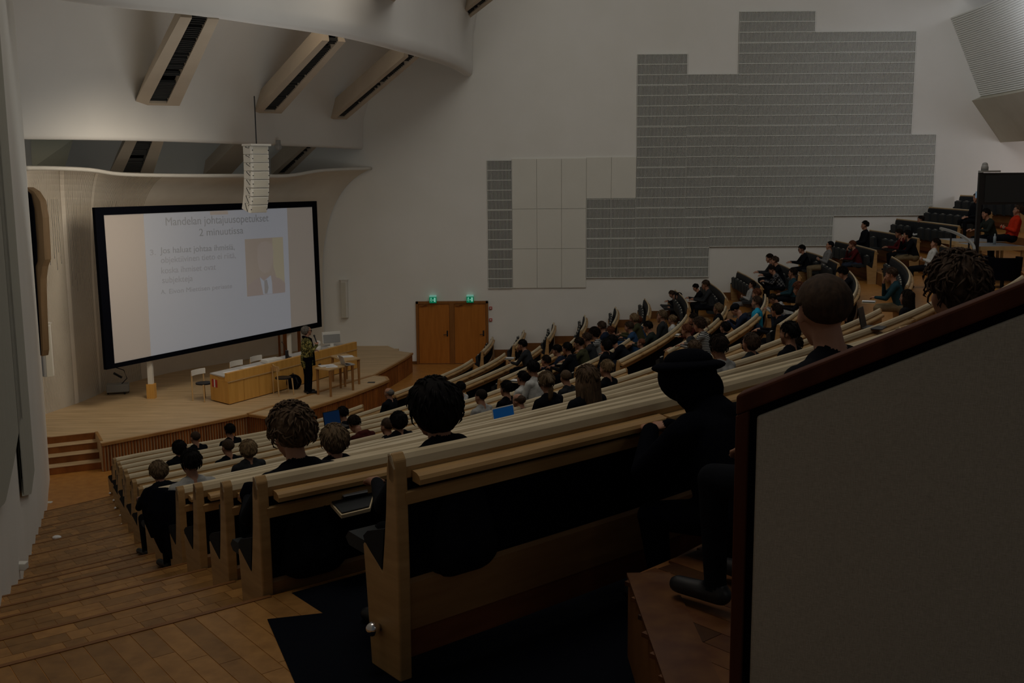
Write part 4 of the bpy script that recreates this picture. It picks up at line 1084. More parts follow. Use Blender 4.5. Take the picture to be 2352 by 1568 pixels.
#(px, py, head width px, pose, hair style, hair colour, top, legs, extras, label)
PEOPLE = [
 (993, 943, 118, 'desk', 'bob', 'black', 'black', 'black', '', 'person with a big dark bushy head of hair behind the nearest bench, row centre', 15),
 (668, 1003, 100, 'desk', 'messy', 'lbrown', 'black', 'black', '', 'person with tousled light brown hair and black jacket behind the second nearest bench', 14),
 (765, 1012, 64, 'up', 'bob', 'dblond', 'black', 'black', '', 'person with smooth dark blond bob just right of the tousled brown-haired one', 13),
 (438, 1066, 54, 'up', 'short', 'black', 'lgrey', 'black', '', 'short black-haired person with pale collar near the left aisle', 11),
 (363, 1083, 52, 'desk', 'bob', 'dblond', 'black', 'black', '', 'blond person in black at the left aisle end, head bowed', 10),
 (568, 1033, 33, 'up', 'bob', 'blond', 'charcoal', 'jeans', '', 'light blond head among the empty front rows left of the tousled brown hair', None),
 (523, 1028, 26, 'up', 'crop', 'brown', 'black', 'jeans', '', 'small brown cropped head left of the light blond one', None),
 (527, 990, 22, 'up', 'short', 'black', 'black', 'jeans', '', 'small black head in the very front rows before the stage slats', 2),
 (448, 1006, 21, 'up', 'crop', 'brown', 'black', 'jeans', '', 'small brown head in front rows, left before the stage front', 2),
 (410, 1030, 30, 'up', 'bob', 'black', 'black', 'jeans', '', 'black bobbed head in the front left rows near the aisle', 4),
 (786, 952, 28, 'desk', 'short', 'black', 'black', 'jeans', '', 'dark-haired person using the laptop with blue screen in the left block', None),
 (814, 975, 28, 'deep', 'short', 'dark', 'dred', 'jeans', '', 'person in dark red top bent over beside the blue-screen laptop user', None),
 (889, 980, 34, 'up', 'crop', 'brown', 'black', 'jeans', '', 'cropped brown head left of a dark long-haired one, middle of left block', None),
 (913, 968, 34, 'up', 'bob', 'black', 'black', 'jeans', '', 'dark-haired head directly right of the cropped brown one, left block', None),
 (893, 903, 20, 'up', 'bald', 'grey', 'black', 'black', '', 'person with thinning grey hair alone at the right end of the front rows', 2),
 (1056, 892, 28, 'up', 'short', 'black', 'white', 'jeans', '', 'black-haired person with white shirt right of the big bushy head', 7),
 (1104, 912, 30, 'up', 'crop', 'dark', 'lgrey', 'jeans', '', 'dark cropped head with pale collar behind the long row end', 9),
 (1162, 894, 30, 'up', 'short', 'black', 'black', 'jeans', '', 'dark-haired person in black left of the man in the white T-shirt', 9),
 (1191, 921, 30, 'desk', 'bald', 'brown', 'black', 'jeans', '', 'balding brown head directly above the open laptop with the blue screen', 11),
 (1199, 870, 30, 'up', 'short', 'black', 'white', 'jeans', '', 'man in white T-shirt with short black hair, seen from behind', 8),
 (1224, 848, 28, 'turn', 'short', 'black', 'white', 'jeans', 'glasses', 'dark-haired person with glasses and white top above the T-shirt man', 6),
 (1254, 880, 42, 'turn', 'pony', 'dblond', 'black', 'black', '', 'person in black with a long blond ponytail in the middle of left block', 11),
 (1345, 872, 78, 'up', 'long', 'lbrown', 'black', 'black', '', 'person with very long straight light brown hair seen from behind', 13),
 (1392, 848, 26, 'up', 'bun', 'blond', 'black', 'black', '', 'small blond person in black beside the very long straight hair', 9),
 (1299, 868, 30, 'turn', 'crop', 'lbrown', 'charcoal', 'jeans', '', 'short sandy hair between the ponytail and the very long hair', 10),
 (1650, 800, 44, 'turn', 'short', 'dark', 'lgrey', 'black', '', 'person with dark brown hair and pale grey hood just right of the black hooded one', 13),
 (1594, 803, 34, 'turn', 'short', 'lbrown', 'black', 'jeans', 'glasses', 'sandy-haired person with glasses left of the pale grey hood', 12),
 (1888, 722, 108, 'turn', 'crop', 'brown', 'black', 'black', '', 'large close head with short dark brown hair and visible ear above the partition', 16),
 (2192, 678, 120, 'turn', 'messy', 'brown', 'black', 'black', '', 'large close head with messy brown hair partly hidden by the partition cap', 16),
 (1722, 788, 36, 'up', 'bob', 'brown', 'charcoal', 'jeans', '', 'brown bobbed head between two empty stretches of rail right of the pale hood', None),
 (1812, 768, 42, 'up', 'short', 'black', 'black', 'jeans', '', 'dark head at the left of the large close head, upper one', 12),
 (1822, 795, 44, 'desk', 'short', 'dark', 'charcoal', 'jeans', '', 'dark brown head leaning on a hand directly left of the large close head', 13),
 # middle and wall blocks
 (1199, 785, 20, 'chin', 'short', 'black', 'charcoal', 'black', '', 'lone man in a dark suit beside the wall, head in hand, nearest the door', 2),
 (1253, 830, 22, 'up', 'short', 'dark', 'black', 'jeans', '', 'dark brown head lowest in the middle block', 5),
 (1279, 806, 22, 'desk', 'short', 'black', 'navy', 'jeans', '', 'black-haired head looking left, next above the lowest of the middle block', 5),
 (1302, 802, 22, 'desk', 'short', 'black', 'black', 'black', '', 'black-haired man in black beside a pale collar, middle block', 5),
 (1329, 790, 22, 'desk', 'short', 'dark', 'olive', 'jeans', 'glasses', 'dark-haired person with glasses in the fifth row of the middle block', 5),
 (1347, 779, 20, 'desk', 'short', 'brown', 'charcoal', 'jeans', '', 'brown-haired person left of the striped shirt', 5),
 (1364, 768, 21, 'desk', 'curly', 'dark', 'striped', 'jeans', '', 'curly dark-haired person in black and white striped shirt', 5),
 (1381, 752, 20, 'desk', 'short', 'brown', 'navy', 'jeans', '', 'brown-haired person just above the striped shirt', 5),
 (1403, 762, 24, 'deep', 'messy', 'red', 'charcoal', 'jeans', '', 'reddish curly-haired person resting face on hand, middle block', 6),
 (1390, 794, 22, 'up', 'bob', 'black', 'black', 'jeans', '', 'black bobbed head left of the bent dark one, middle block', 7),
 (1405, 784, 24, 'deep', 'bob', 'black', 'black', 'jeans', '', 'dark-haired person bent forward below the red-haired ones', 7),
 (1444, 752, 21, 'desk', 'short', 'brown', 'blue', 'jeans', '', 'brown-haired person left of the blue jacket, half hidden', 6),
 (1462, 739, 23, 'desk', 'messy', 'red', 'blue', 'jeans', '', 'red-haired person in a blue jacket leaning on the desk', 6),
 (1455, 727, 20, 'desk', 'bob', 'blond', 'olive', 'jeans', '', 'blond person behind the red-haired one in blue', 5),
 (1487, 752, 24, 'desk', 'short', 'black', 'green', 'jeans', 'glasses', 'black-haired man with glasses in a dark green sweater', 7),
 (1472, 789, 24, 'up', 'crop', 'red', 'black', 'jeans', '', 'ginger cropped head behind a long empty rail in the middle block', 8),
 (1518, 730, 23, 'up', 'messy', 'dblond', 'black', 'black', '', 'dark blond person in black left of the one in white', 7),
 (1520, 717, 20, 'up', 'short', 'dblond', 'charcoal', 'black', '', 'sandy head above the dark blond one in black', 6),
 (1543, 735, 23, 'up', 'bun', 'blond', 'white', 'jeans', '', 'blond person with tied hair in a white top, middle block', 7),
 (1576, 760, 23, 'desk', 'short', 'red', 'charcoal', 'jeans', '', 'red-brown head beside sheets of paper on the desk', 8),
 (1592, 733, 21, 'chin', 'short', 'dark', 'dred', 'jeans', '', 'dark-haired person with a hand at the face above the red-brown head', 7),
 (1605, 748, 20, 'desk', 'curly', 'brown', 'striped', 'jeans', '', 'curly brown-haired person in striped top, middle block right part', 8),
 (1619, 743, 22, 'up', 'bun', 'blond', 'charcoal', 'jeans', '', 'blond person with hair tied up, looking left beside the curly one', 8),
 (1648, 709, 22, 'up', 'bob', 'dblond', 'black', 'black', 'glasses', 'dark blond person with glasses at the rail end of the middle block', 8),
 (1664, 752, 24, 'up', 'bob', 'black', 'black', 'black', '', 'black-haired person in black below the blue shirt', 9),
 (1689, 711, 24, 'deep', 'short', 'dark', 'navy', 'black', 'cap', 'person in dark cap and navy jacket bending forward', 9),
 (1737, 676, 20, 'up', 'short', 'red', 'charcoal', 'jeans', '', 'red-haired head between the grey T-shirt man and the cyan collar', 8),
 (1737, 695, 23, 'up', 'short', 'brown', 'cyan', 'jeans', '', 'brown-haired person with a bright cyan collar', 9),
 (1775, 687, 23, 'deep', 'short', 'dark', 'lgrey', 'jeans', '', 'dark-haired person bent forward in light grey hoodie', 10),
 (1782, 713, 24, 'desk', 'bob', 'dark', 'black', 'black', 'glasses', 'dark-haired person with glasses and black top by the block end', 10),
 (1833, 665, 23, 'desk', 'curly', 'red', 'black', 'black', '', 'ginger curly-haired person in black T-shirt, middle block far right', 10),
 (1935, 628, 24, 'write', 'curly', 'black', 'black', 'black', '', 'curly black-haired person in black against the curved bench end', 11),
 (2046, 632, 33, 'chin', 'short', 'brown', 'teal', 'khaki', '', 'brown-haired person in dark teal hoodie resting chin on hand over a notebook', 12),
 (2081, 684, 38, 'up', 'long', 'dark', 'black', 'black', '', 'person with long dark hair seen from behind at the row end post', 12),
 (2148, 560, 30, 'back', 'short', 'dark', 'white', 'black', '', 'person in white sweater leaning back in the upper right rows', 12),
 (1543, 676, 20, 'deep', 'short', 'brown', 'black', 'black', '', 'brown-haired person bowed beside another in black, wall block', 7),
 (1559, 681, 21, 'desk', 'short', 'black', 'black', 'black', '', 'black-haired person in black beside the bowed one, wall block', 7),
 (1598, 661, 21, 'write', 'short', 'black', 'black', 'black', '', 'dark-haired person bowed left of the one with a red shirt', 8),
 (1620, 655, 21, 'desk', 'short', 'brown', 'charcoal', 'black', 'glasses', 'person with glasses, dark jacket over red shirt, wall block', 8),
 (1727, 655, 21, 'back', 'short', 'dark', 'lgrey', 'grey', 'glasses', 'man with glasses in light grey T-shirt and grey trousers leaning back', 9),
 (1767, 594, 20, 'desk', 'short', 'dark', 'charcoal', 'black', '', 'dark-haired person next to the wall beside the plaid shirt group', 10),
 (1779, 600, 20, 'desk', 'short', 'brown', 'black', 'black', '', 'second person of the pair beside the wall above the plaid shirt', 10),
 (1773, 620, 22, 'write', 'short', 'dark', 'plaid', 'black', '', 'person in a black and white plaid shirt writing on paper', 10),
 (1820, 628, 21, 'up', 'short', 'dark', 'teal', 'black', 'glasses', 'person with glasses in a teal sweater right of the plaid shirt', 10),
 (1841, 573, 20, 'desk', 'short', 'black', 'black', 'black', 'glasses', 'dark-haired person with glasses in black next to the wall, alone in the row', 11),
 (1906, 553, 20, 'back', 'short', 'black', 'grey', 'khaki', 'beanie', 'person in grey hoodie and black beanie beside the wall', 12),
 (1957, 563, 21, 'chin', 'short', 'red', 'maroon', 'jeans', '', 'red-haired person in maroon sweater with hand over mouth', 12),
 (1986, 518, 21, 'up', 'short', 'black', 'black', 'black', '', 'black-haired upright person in black beside the wall under panels', 13),
 (2064, 537, 22, 'desk', 'short', 'dark', 'maroon', 'black', '', 'dark-haired bowed person left of the one with a hand at the face', 13),
 (2083, 540, 23, 'chin', 'bob', 'black', 'black', 'khaki', '', 'black-haired person in black with hand on cheek and khaki trousers', 13),
 (2114, 505, 20, 'up', 'bun', 'dark', 'white', 'black', '', 'person in white high-necked sweater with dark tied hair, upper rows', 14),
]
def add_person(px, py, w, pose, style, hc, top, legs, extra, label, row, far=False, wallb=False):
    body, hd, hy, hp = POSES[pose]
    dist = 2450 * (0.25 if far else 0.205) / w
    if w > 90: hd = hd.copy()
    cand = []
    if (px, py) in MANUAL: row, oo = MANUAL[(px, py)]
    tries = [(row, oo)] if (px, py) in MANUAL else [(k, o_) for k in ([row] if row and row >= 13 and not far else range(1, 16)) for o_ in (0.35 + hd.y, 0.40, 0.2, 0.05)]
    for k, o_ in tries:
        for q, th in solve_head(px, py, k, o_):
            h = q.z - zfl(k); dd_ = (q - Vector((0, 0, CZ))).length
            ext = [(THL[k] if k < 16 else -49.4, THAR.get(k, -38.5), 'A')] if not far else []
            if k <= 13: ext.append((THBL[k], THBR[k], 'B'))
            ext.append((THCL.get(k, -7), -0.4, 'C'))
            if far and th < -29 and (px, py) not in MANUAL: continue
            if (px, py) in MANUAL and h < .8: continue
            m = math.degrees(0.28 / q_len(q)); bl = [(b_, min(max(th, e0_ + m), e1_ - m)) for e0_, e1_, b_ in ext]
            b_, tc = min(bl, key=lambda t: abs(t[1] - th))
            pen = abs(th - tc) * 0.6 * 3 + max(0, 0.35 + hd.y - o_) * 0.6
            if far and row: pen += 0.12 * abs(k - row)
            if wallb and b_ == 'A': continue
            for (k2, b2), lst in occupied.items():
                if k2 == k:
                    for t2 in lst:
                        g = abs(t2 - th) * math.radians(1) * q_len(q)
                        if g < 0.5: pen += (0.5 - g) * 4
            cand.append((abs(dd_ / dist - 1) * (0.25 if far else 1.0) + abs(h - hd.z * (1.04 if far else .97)) * 2.5 + pen, k, q, th, h, b_))
    if not cand: print('NO ROW', label); return
    sc_, k, q, th, h, blk = min(cand, key=lambda c: c[0])
    s = min(1.04, max(0.88, h / hd.z)); dz = min(0.16, max(-0.2, h - hd.z * s))
    if DEBUG: print('P', k, blk, round(th, 1), 'h', round(h, 2), 'dz', round(dz, 2), 'dist', round((q - Vector((0, 0, CZ))).length, 1), round(dist, 1), label)
    occupied.setdefault((k, blk), []).append(th)
    rz = math.radians(th) + math.pi / 2
    a = math.radians(th); inward = Vector((-math.cos(a), -math.sin(a), 0))
    loc = Vector((q.x, q.y, zfl(k) + dz)) - inward * hd.y * s
    o = link('person', body, None, loc, rz, label=label, cat='person'); o.scale = (s, s, s)
    n = len(people); sk = SKIN[(n * 7) % 5 == 0]
    for i, m in enumerate((sk, clothmat(top), clothmat(legs), MT['black'])):
        o.material_slots[i].link = 'OBJECT'; o.material_slots[i].material = m
    def attach(nm, me, m=None, sc_=1.0, off_=(0, 0, 0)):
        c = link(nm, me, o); c.matrix_parent_inverse = Matrix.Identity(4); c.location = Vector(hd) + Vector(off_); c.rotation_euler = Matrix.Rotation(hy, 3, 'Z').to_4x4().to_3x3().__matmul__(Matrix.Rotation(-hp, 3, 'X')).to_euler(); c.scale = (sc_,) * 3
        if m: c.material_slots[0].link = 'OBJECT'; c.material_slots[0].material = m
        return c
    hs = 1.0
    if n == 0: hs = 1.10
    if n == 1: hs = 1.12
    if row == 16: hs = 1.06
    if extra == 'beanie':
        c = attach('beanie', hair_for('crop', 0), clothmat('black'), 1.06)
    elif extra == 'cap':
        mb = MB(); mb.sphere((0, -.018, .05), (.098, .108, .085), 20, 12); mb.sphere((0, .095, .055), (.07, .06, .012), 16, 8)
        c = link('cap', mb.mesh('cap', clothmat('black'), True), o); c.matrix_parent_inverse = Matrix.Identity(4); c.location = hd; c.rotation_euler = (-hp, 0, hy)
    else:
        attach('hair', hair_for(style, n), hairmat(hc), hs)
    if py < 850 or True: attach('face_features', FACE_M)
    if extra == 'glasses': attach('glasses', GLASS_M)
    people.append((o, k, th)); return o
for i_, p in enumerate(PEOPLE): add_person(*p, far=i_ >= 32, wallb=i_ >= 67)
#%%BENCHES
for k in range(1, 16):
    near = {15: 'nearest long birch bench with black back panel in the foreground', 14: 'birch bench next in front of the nearest one, fold-out tablet at its back'}.get(k, 'long curved birch bench, %s from the stage in the left block' % ORD[k - 1])
    bench(k, THL[k], THAR[k], 'A', near, knob=True, group='benches of the left block')
bench(16, -48.2, -38.5, 'A', 'rearmost bench of the left block, its rail just showing above the partition', group='benches of the left block')
for k in range(1, 14):
    bench(k, THBL[k], THBR[k], 'B', 'curved birch bench, %s from the stage in the middle block' % ORD[k - 1], group='benches of the middle block')
for k in range(1, 17):
    bench(k, THCL[k], -0.45, 'C', 'short curved bench against the side wall, %s from the door' % ORD[k - 1], group='benches against the side wall')
#%%PART4
# ------------------------------------------------------------------ SCREEN
n1 = np.array([.455, -.135, .88]); n2 = np.array([-.015, -.989, -.148])
c2w = lambda v: v[0] * CR - v[1] * CU + v[2] * _F
h1w, h2w = c2w(n1), c2w(n2); nrm = np.cross(h1w, h2w); nrm /= np.linalg.norm(nrm)
if nrm @ _F > 0: nrm = -nrm
P0 = np.array(aty(350, 833, 26.75)) - np.array([0, 0, CZ])
def on_screen(x, y, off=0.0):
    d = ray(x, y); p0 = P0 + nrm * off
    return Vector(d * ((p0 @ nrm) / (d @ nrm))) + Vector((0, 0, CZ))
NRM = Vector(nrm)
scr = empty('projection_screen', on_screen(490, 800), label='large framed projection screen showing a slide above the stage', cat='screen')
O_ = [on_screen(*p) for p in ((217.5, 476.5), (727.5, 461.5), (739.5, 750), (244.5, 849))]
I_ = [on_screen(*p) for p in ((238.5, 494), (718.5, 475), (730.5, 740.5), (263.5, 835))]
mb = MB()
for i in range(4):
    j = (i + 1) % 4
    mb.prism([O_[i], O_[j], I_[j], I_[i]], NRM * -0.09)
mb.build('frame', MT['blackm'], scr)
mb = MB(); mb.prism([p - NRM * 0.03 for p in I_], NRM * -0.02); mb.build('canvas', mat('screen_canvas_glow', (0.42, 0.37, 0.33), 0.9, spec=0.1, emit=(1.0, 0.90, 0.80), estr=0.065), scr)  # faint glow stands in for ambient light on the bare margins
SL = [on_screen(*p, -0.026) for p in ((329.5, 491), (659, 477.5), (669, 753), (347, 817.5))]
mb = MB(); mb.prism(SL, NRM * -0.003)
slide = mb.build('slide', mat('slide_light', (0.32, 0.32, 0.32), 0.9, spec=0.0, emit=(0.84, 0.88, 1.0), estr=0.115), scr)
def emat(name, c, s, base=0.3): return mat(name, (base,) * 3, 0.9, spec=0.0, emit=c, estr=s)
TXT = emat('slide_text', (0.78, 0.84, 0.93), 0.052); TXT2 = emat('slide_text_faint', (0.85, 0.86, 0.95), 0.070)
fnt = None
for f_ in bpy.data.fonts: fnt = f_
def slide_text(body, a, b, hpx, m):
    """text whose baseline runs from pixel a to pixel b"""
    A_ = on_screen(*a, -0.021); B_2 = on_screen(*b, -0.021); ux = (B_2 - A_).normalized(); uy = ux.cross(NRM) * -1
    if uy.z < 0: uy = -uy
    cu = bpy.data.curves.new('text', 'FONT'); cu.body = body; cu.size = 1.0; cu.extrude = 0.002; cu.offset = 0.0
    o = bpy.data.objects.new('t', cu); COL.objects.link(o)
    dg = bpy.context.evaluated_depsgraph_get(); dg.update(); me = bpy.data.meshes.new_from_object(o.evaluated_get(dg)); bpy.data.objects.remove(o)
    xs = [v.co.x for v in me.vertices]; w0 = max(xs) - min(xs); x0 = min(xs)
    hh = (on_screen(a[0], a[1] - hpx, -0.021) - A_).length / 0.70
    sx = (B_2 - A_).length / w0
    for v in me.vertices:
        p = A_ + ux * ((v.co.x - x0) * sx) + uy * (v.co.y * hh) + NRM * (v.co.z * 1.0); v.co = p
    me.materials.clear(); me.materials.append(m)
    o = link('lettering', me, slide, kind='stuff'); return o
slide_text('Mandelan johtajuusopetukset', (381, 518), (617, 508), 19, TXT)
slide_text('2 minuutissa', (458, 542), (559, 536), 17, TXT)
slide_text('3.', (345, 586), (358, 585), 13, TXT2)
slide_text('Jos haluat johtaa ihmisiä,', (368, 582), (539, 573), 14.5, TXT)
slide_text('objektiivinen tieto ei riitä,', (370, 604), (542, 592), 14.5, TXT2)
slide_text('koska ihmiset ovat', (371, 628), (496, 619), 14.5, TXT2)
slide_text('subjekteja', (373, 650), (443, 645), 14.5, TXT2)
slide_text('A.', (370, 675), (381, 674), 10, TXT2)
slide_text('Eivon Miettisen periaate', (389, 674), (533, 661), 11, TXT2)
# faded picture on the slide: a plain bust in a suit
pc = [on_screen(*p, -0.022) for p in ((562, 549.5), (649.5, 544), (655, 671), (568, 681))]
mb = MB(); mb.prism(pc, NRM * -0.002); ph = mb.build('picture', emat('photo_peach', (1.0, 0.78, 0.62), 0.085), slide)
def on_pic(pts, m, off, nm):
    q = [on_screen(x, y, -0.0215 + off) for x, y in pts]; mb = MB(); mb.prism(q, NRM * -0.001); mb.build(nm, m, slide)
on_pic([(625, 546), (649.5, 544.5), (654.5, 660), (640, 655), (628, 610)], emat('photo_yellow', (1.0, 0.86, 0.55), 0.10), .001, 'picture_ground')
on_pic([(592, 565), (600, 556), (613, 554), (624, 560), (628, 578), (626, 605), (618, 624), (606, 628), (596, 618), (591, 595)], emat('photo_face', (1.0, 0.80, 0.68), 0.075 + .018), .002, 'picture_face')
on_pic([(568, 681), (570, 655), (590, 640), (602, 635), (622, 632), (645, 640), (655, 650), (655, 671)], emat('photo_suit', (1.0, 0.76, 0.68), 0.082), .003, 'picture_suit')
on_pic([(597, 636), (606, 645), (622, 632), (625, 650), (626, 674), (605, 676)], emat('photo_shirt', (0.80, 0.86, 1.0), 0.125), .004, 'picture_shirt')
on_pic([(607, 644), (613, 642), (617, 660), (614, 674), (608, 674)], emat('photo_tie', (0.9, 0.85, 0.85), 0.07), .005, 'picture_tie')
on_pic([(482, 485.3), (523, 483.6), (524, 492), (483, 493.5)], emat('slide_tab', (1.0, 0.78, 0.62), 0.10), .001, 'slide_tab')
# posts that carry the screen
for (x, yt, yb, lab) in ((349, 834, 914, 'left'), (664, 768, 842, 'right')):
    b_ = S(x, yb if x < 400 else 845); top = on_screen(x, yt, -0.12)
    if x > 400: b_ = Vector((top.x, top.y, SZ))
    mb = MB(); mb.box((b_.x - .06, b_.y - .06, SZ), (b_.x + .06, b_.y + .06, top.z + 0.15)); mb.build('post', MT['white'], scr)
    if x < 400:
        mb = MB(); mb.box((b_.x - .10, b_.y - .09, SZ), (b_.x + .10, b_.y + .09, SZ + .38)); mb.build('post_base', MT['desk'], scr)
# dark wooden uprights of the boards behind the counter
for (x, yb_, w) in ((640, 808, .06), (655, 806, .16), (686, 800, .10)):
    t = aty(x, 762, 33.2 + (x - 640) * .012); mb = MB(); mb.box((t.x - w / 2, t.y, SZ), (t.x + w / 2, t.y + .05, t.z + .3)); mb.build('board_upright', MT['stage_front'], None, label={640: 'thin brown upright left of the screen post by the back wall', 655: 'broad brown upright directly left of the right screen post', 686: 'brown upright right of the right screen post'}[x], cat='upright')

# ------------------------------------------------------------------ hanging loudspeaker column
Y0 = 27.2
top_ = aty(589, 333, Y0); la = empty('line_array', top_, label='white column of stacked loudspeakers hanging before the screen', cat='loudspeaker')
fdir = Vector((0.75, -0.66, 0)); sdir = Vector((0.66, 0.75, 0))
mb = MB(); mb.beam(top_ - sdir * .30, top_ + sdir * .30, .40, .05); mb.build('bumper', MT['white'], la)
mb = MB(); mb.tube([top_ + Vector((0, 0, .0)), top_ + Vector((0, 0, 1.2))], .015, 8); mb.build('cable', MT['black'], la)
pc_ = top_ + Vector((0, 0, -.03)); ang = 0.0; angs = [0, 0, .02, .06, .10, .16, .24, .32]; hb = .205
for i in range(8):
    ang = angs[i]; dn2 = (Vector((0, 0, -1)) * math.cos(ang) - fdir * math.sin(ang)); fw = (fdir * math.cos(ang) - Vector((0, 0, 1)) * math.sin(ang))
    c0 = pc_; c1 = pc_ + dn2 * (hb - .008)
    w = .27; mb = MB()
    sec = [(-w, -.20), (w, -.20), (w, .10), (w * .93, .15), (-w * .93, .15), (-w, .10)]
    mb.prism([c0 + sdir * a + fw * b for a, b in sec], c1 - c0)
    bx = mb.build('speaker_box', MT['white'], la, bevel=.008)
    mb = MB(); mb.prism([c0 + sdir * a + fw * .152 + dn2 * z for a, z in ((-w * .8, .02), (w * .8, .02), (w * .8, hb - .03), (-w * .8, hb - .03))], fw * .008); mb.build('grille', MT['grille'], bx)
    mb = MB()
    for a in (-w * .88, w * .88): mb.sphere(c0 + sdir * a + fw * .155 + dn2 * hb * .5, .014, 8, 6)
    for a in (-.07, .07): mb.sphere(c0 - sdir * (w + .006) + fw * a + dn2 * hb * .1, .012, 8, 6)
    mb.beam(c0 - sdir * (w + .006) - fw * .07 + dn2 * .03, c0 - sdir * (w + .006) + fw * .07 + dn2 * (.05 + .02 * i), .01, .01)
    mb.build('bolts', MT['black'], bx, kind='stuff')
    pc_ = pc_ + dn2 * hb
c = aty(639, 334, 30.6); mb = MB(); mb.sphere((c.x, c.y, c.z - .03), (.10, .10, .11), 12, 8); mb.tube([(c.x, c.y, c.z), (c.x, c.y, c.z + .15)], .07, 10)
mb.build('ceiling_camera', MT['grey'], label='small grey dome camera hanging beside the loudspeaker column', cat='camera')

def column_speaker(c, h, face, lab):
    e = empty('column_speaker', c, label=lab, cat='loudspeaker', group='wall mounted column loudspeakers'); f = Vector(face).normalized(); s = Vector((-f.y, f.x, 0))
    mb = MB(); mb.prism([Vector(c) + s * a + f * b for a, b in ((-.12, .02), (.12, .02), (.12, .16), (.08, .20), (-.08, .20), (-.12, .16))], (0, 0, h)); mb.build('body', MT['white'], e, bevel=.01)
    mb = MB(); mb.prism([Vector(c) + s * a + f * b + Vector((0, 0, h + .002)) for a, b in ((-.14, .02), (.14, .02), (.14, .18), (.08, .22), (-.08, .22), (-.14, .18))], (0, 0, .02)); mb.build('cap', MT['white'], e)
    mb = MB(); mb.prism([Vector(c) + s * a + f * b for a, b in ((-.07, .202), (.07, .202), (.07, .21), (-.07, .21))], (0, 0, h - .06)); mb.build('grille', MT['grille'], e)
q = aty(793, 728, WY); column_speaker((q.x, WY - .0, q.z), aty(793, 643, WY).z - q.z, (0, -1, 0), 'white column loudspeaker on the wall right of the screen')
q = aty(112, 862, 24.3); column_speaker((q.x - .05, q.y, q.z), aty(112, 742, 24.3).z - q.z, (0.7, -.7, 0), 'white column loudspeaker at the far left beside the ribbed wall')

# curved wooden cover with black inside at the end of the left wall
oc = [(62, 430), (78, 440), (92, 462), (98, 500), (101, 560), (103, 596), (97, 612), (93, 640), (94, 700), (97, 760), (99, 805), (97, 818), (92, 816)]
ocz = [aty(x, y, 21.9) for x, y in oc]; bw = aty(66, 430, 21.9)
pl_ = ocz + [aty(84, 816, 21.9), aty(52, 430, 21.9)]
mb = MB(); mb.prism(pl_, (0.06, 0.16, 0)); e = mb.build('wooden_cover', noisy('cover_wood', (0.20, 0.125, 0.06), (0.27, 0.17, 0.085), (6, 6, .5), .5, nscale=2), label='tall curved wooden cover sticking out at the end of the left wall', cat='panel')
inn = [aty(x, y, 21.86) for x, y in ((60, 434), (72, 446), (79, 480), (85, 560), (86, 600), (82, 612), (88, 700), (95, 815), (84, 816), (52, 430))]
mb = MB(); mb.prism(inn, (-.01, -.03, 0)); mb.build('black_lining', MT['blackm'], e)
# ribbed cloths hung on the left wall with pointed lower ends
def wall_pt(x, y, off=.03):
    """pixel ray on the left wall"""
    d = ray(x, y); best = None
    for (a, b) in zip(LW, LW[1:]):
        A2 = Vector((a[0], a[1])); B2 = Vector((b[0], b[1])); dd_ = B2 - A2; den = d[0] * dd_.y - d[1] * dd_.x
        if abs(den) < 1e-9: continue
        t = (A2.x * dd_.y - A2.y * dd_.x) / den; u = ((t * d[0] - A2.x) * dd_.x + (t * d[1] - A2.y) * dd_.y) / dd_.length_squared
        if -0.001 <= u <= 1.001 and t > 0:
            n_ = Vector((-dd_.y, dd_.x)).normalized()
            if n_.x < 0: n_ = -n_
            p = Vector((t * d[0], t * d[1], t * d[2] + CZ)); return p + Vector((n_.x, n_.y, 0)) * off
    return None
ribm = noisy('ribbed_cloth', (0.42, 0.42, 0.36), (0.50, 0.50, 0.44), (30, 30, .3), 0.9, nscale=2, spec=.05, bump=.5)
def low(x):                                   # lower outline of the hanging cloths
    P_ = [(-60, 1210), (0, 1155), (22, 1060), (43, 938), (44.5, 1140), (64, 1135), (86, 985), (99, 900), (101, 870)]
    for (x0, y0), (x1, y1) in zip(P_, P_[1:]):
        if x0 <= x <= x1: return lerp(y0, y1, (x - x0) / max(1e-6, x1 - x0))
    return 870
for (xa, xb, lab) in ((-56, 43.2, 'nearer grey-green ribbed cloth hanging to a point on the left wall'), (44.2, 72, 'farther grey-green ribbed cloth hanging to a point on the left wall')):
    mb = MB(); n = 26; cols = []
    for i in range(n + 1):
        x = lerp(xa, xb, i / n); y = low(x); c = wall_pt(x, y, .045)
        if c is None: continue
        # the top stands vertically over the foot of each strip
        cols.append((c, Vector((c.x, c.y, 12.0))))
    vs_ = []
    for (c, t) in cols:
        nb2 = Vector((0.9, .4, 0)).normalized() * .02; vs_ += [c, t, t - nb2, c - nb2]
    mb.add(vs_, [(i * 4 + j, i * 4 + (j + 1) % 4, i * 4 + 4 + (j + 1) % 4, i * 4 + 4 + j) for i in range(len(cols) - 1) for j in range(4)])
    mb.build('hanging_cloth', ribm, label=lab, cat='wall panel', group='ribbed cloths on the left wall')
for (x, y) in ((44, 1300), (110, 1157), (72, 1316)):
    p = wall_pt(x, y, .03)
    if p is not None and x != 72:
        mb = MB(); mb.box((p.x - .05, p.y - .05, p.z - .04), (p.x + .05, p.y + .05, p.z + .04)); mb.build('step_light', MT['white'], label='small white step light low on the left wall, %s' % ('nearer one' if x == 44 else 'farther one'), cat='light', bevel=.01)
q = atz(131, 1238, zfl(5)); mb = MB(); mb.sphere((q.x, q.y, q.z + .03), (.07, .05, .03), 8, 5); mb.build('crumpled_paper', MT['paper'], label='scrap of white paper on the aisle steps', cat='litter')

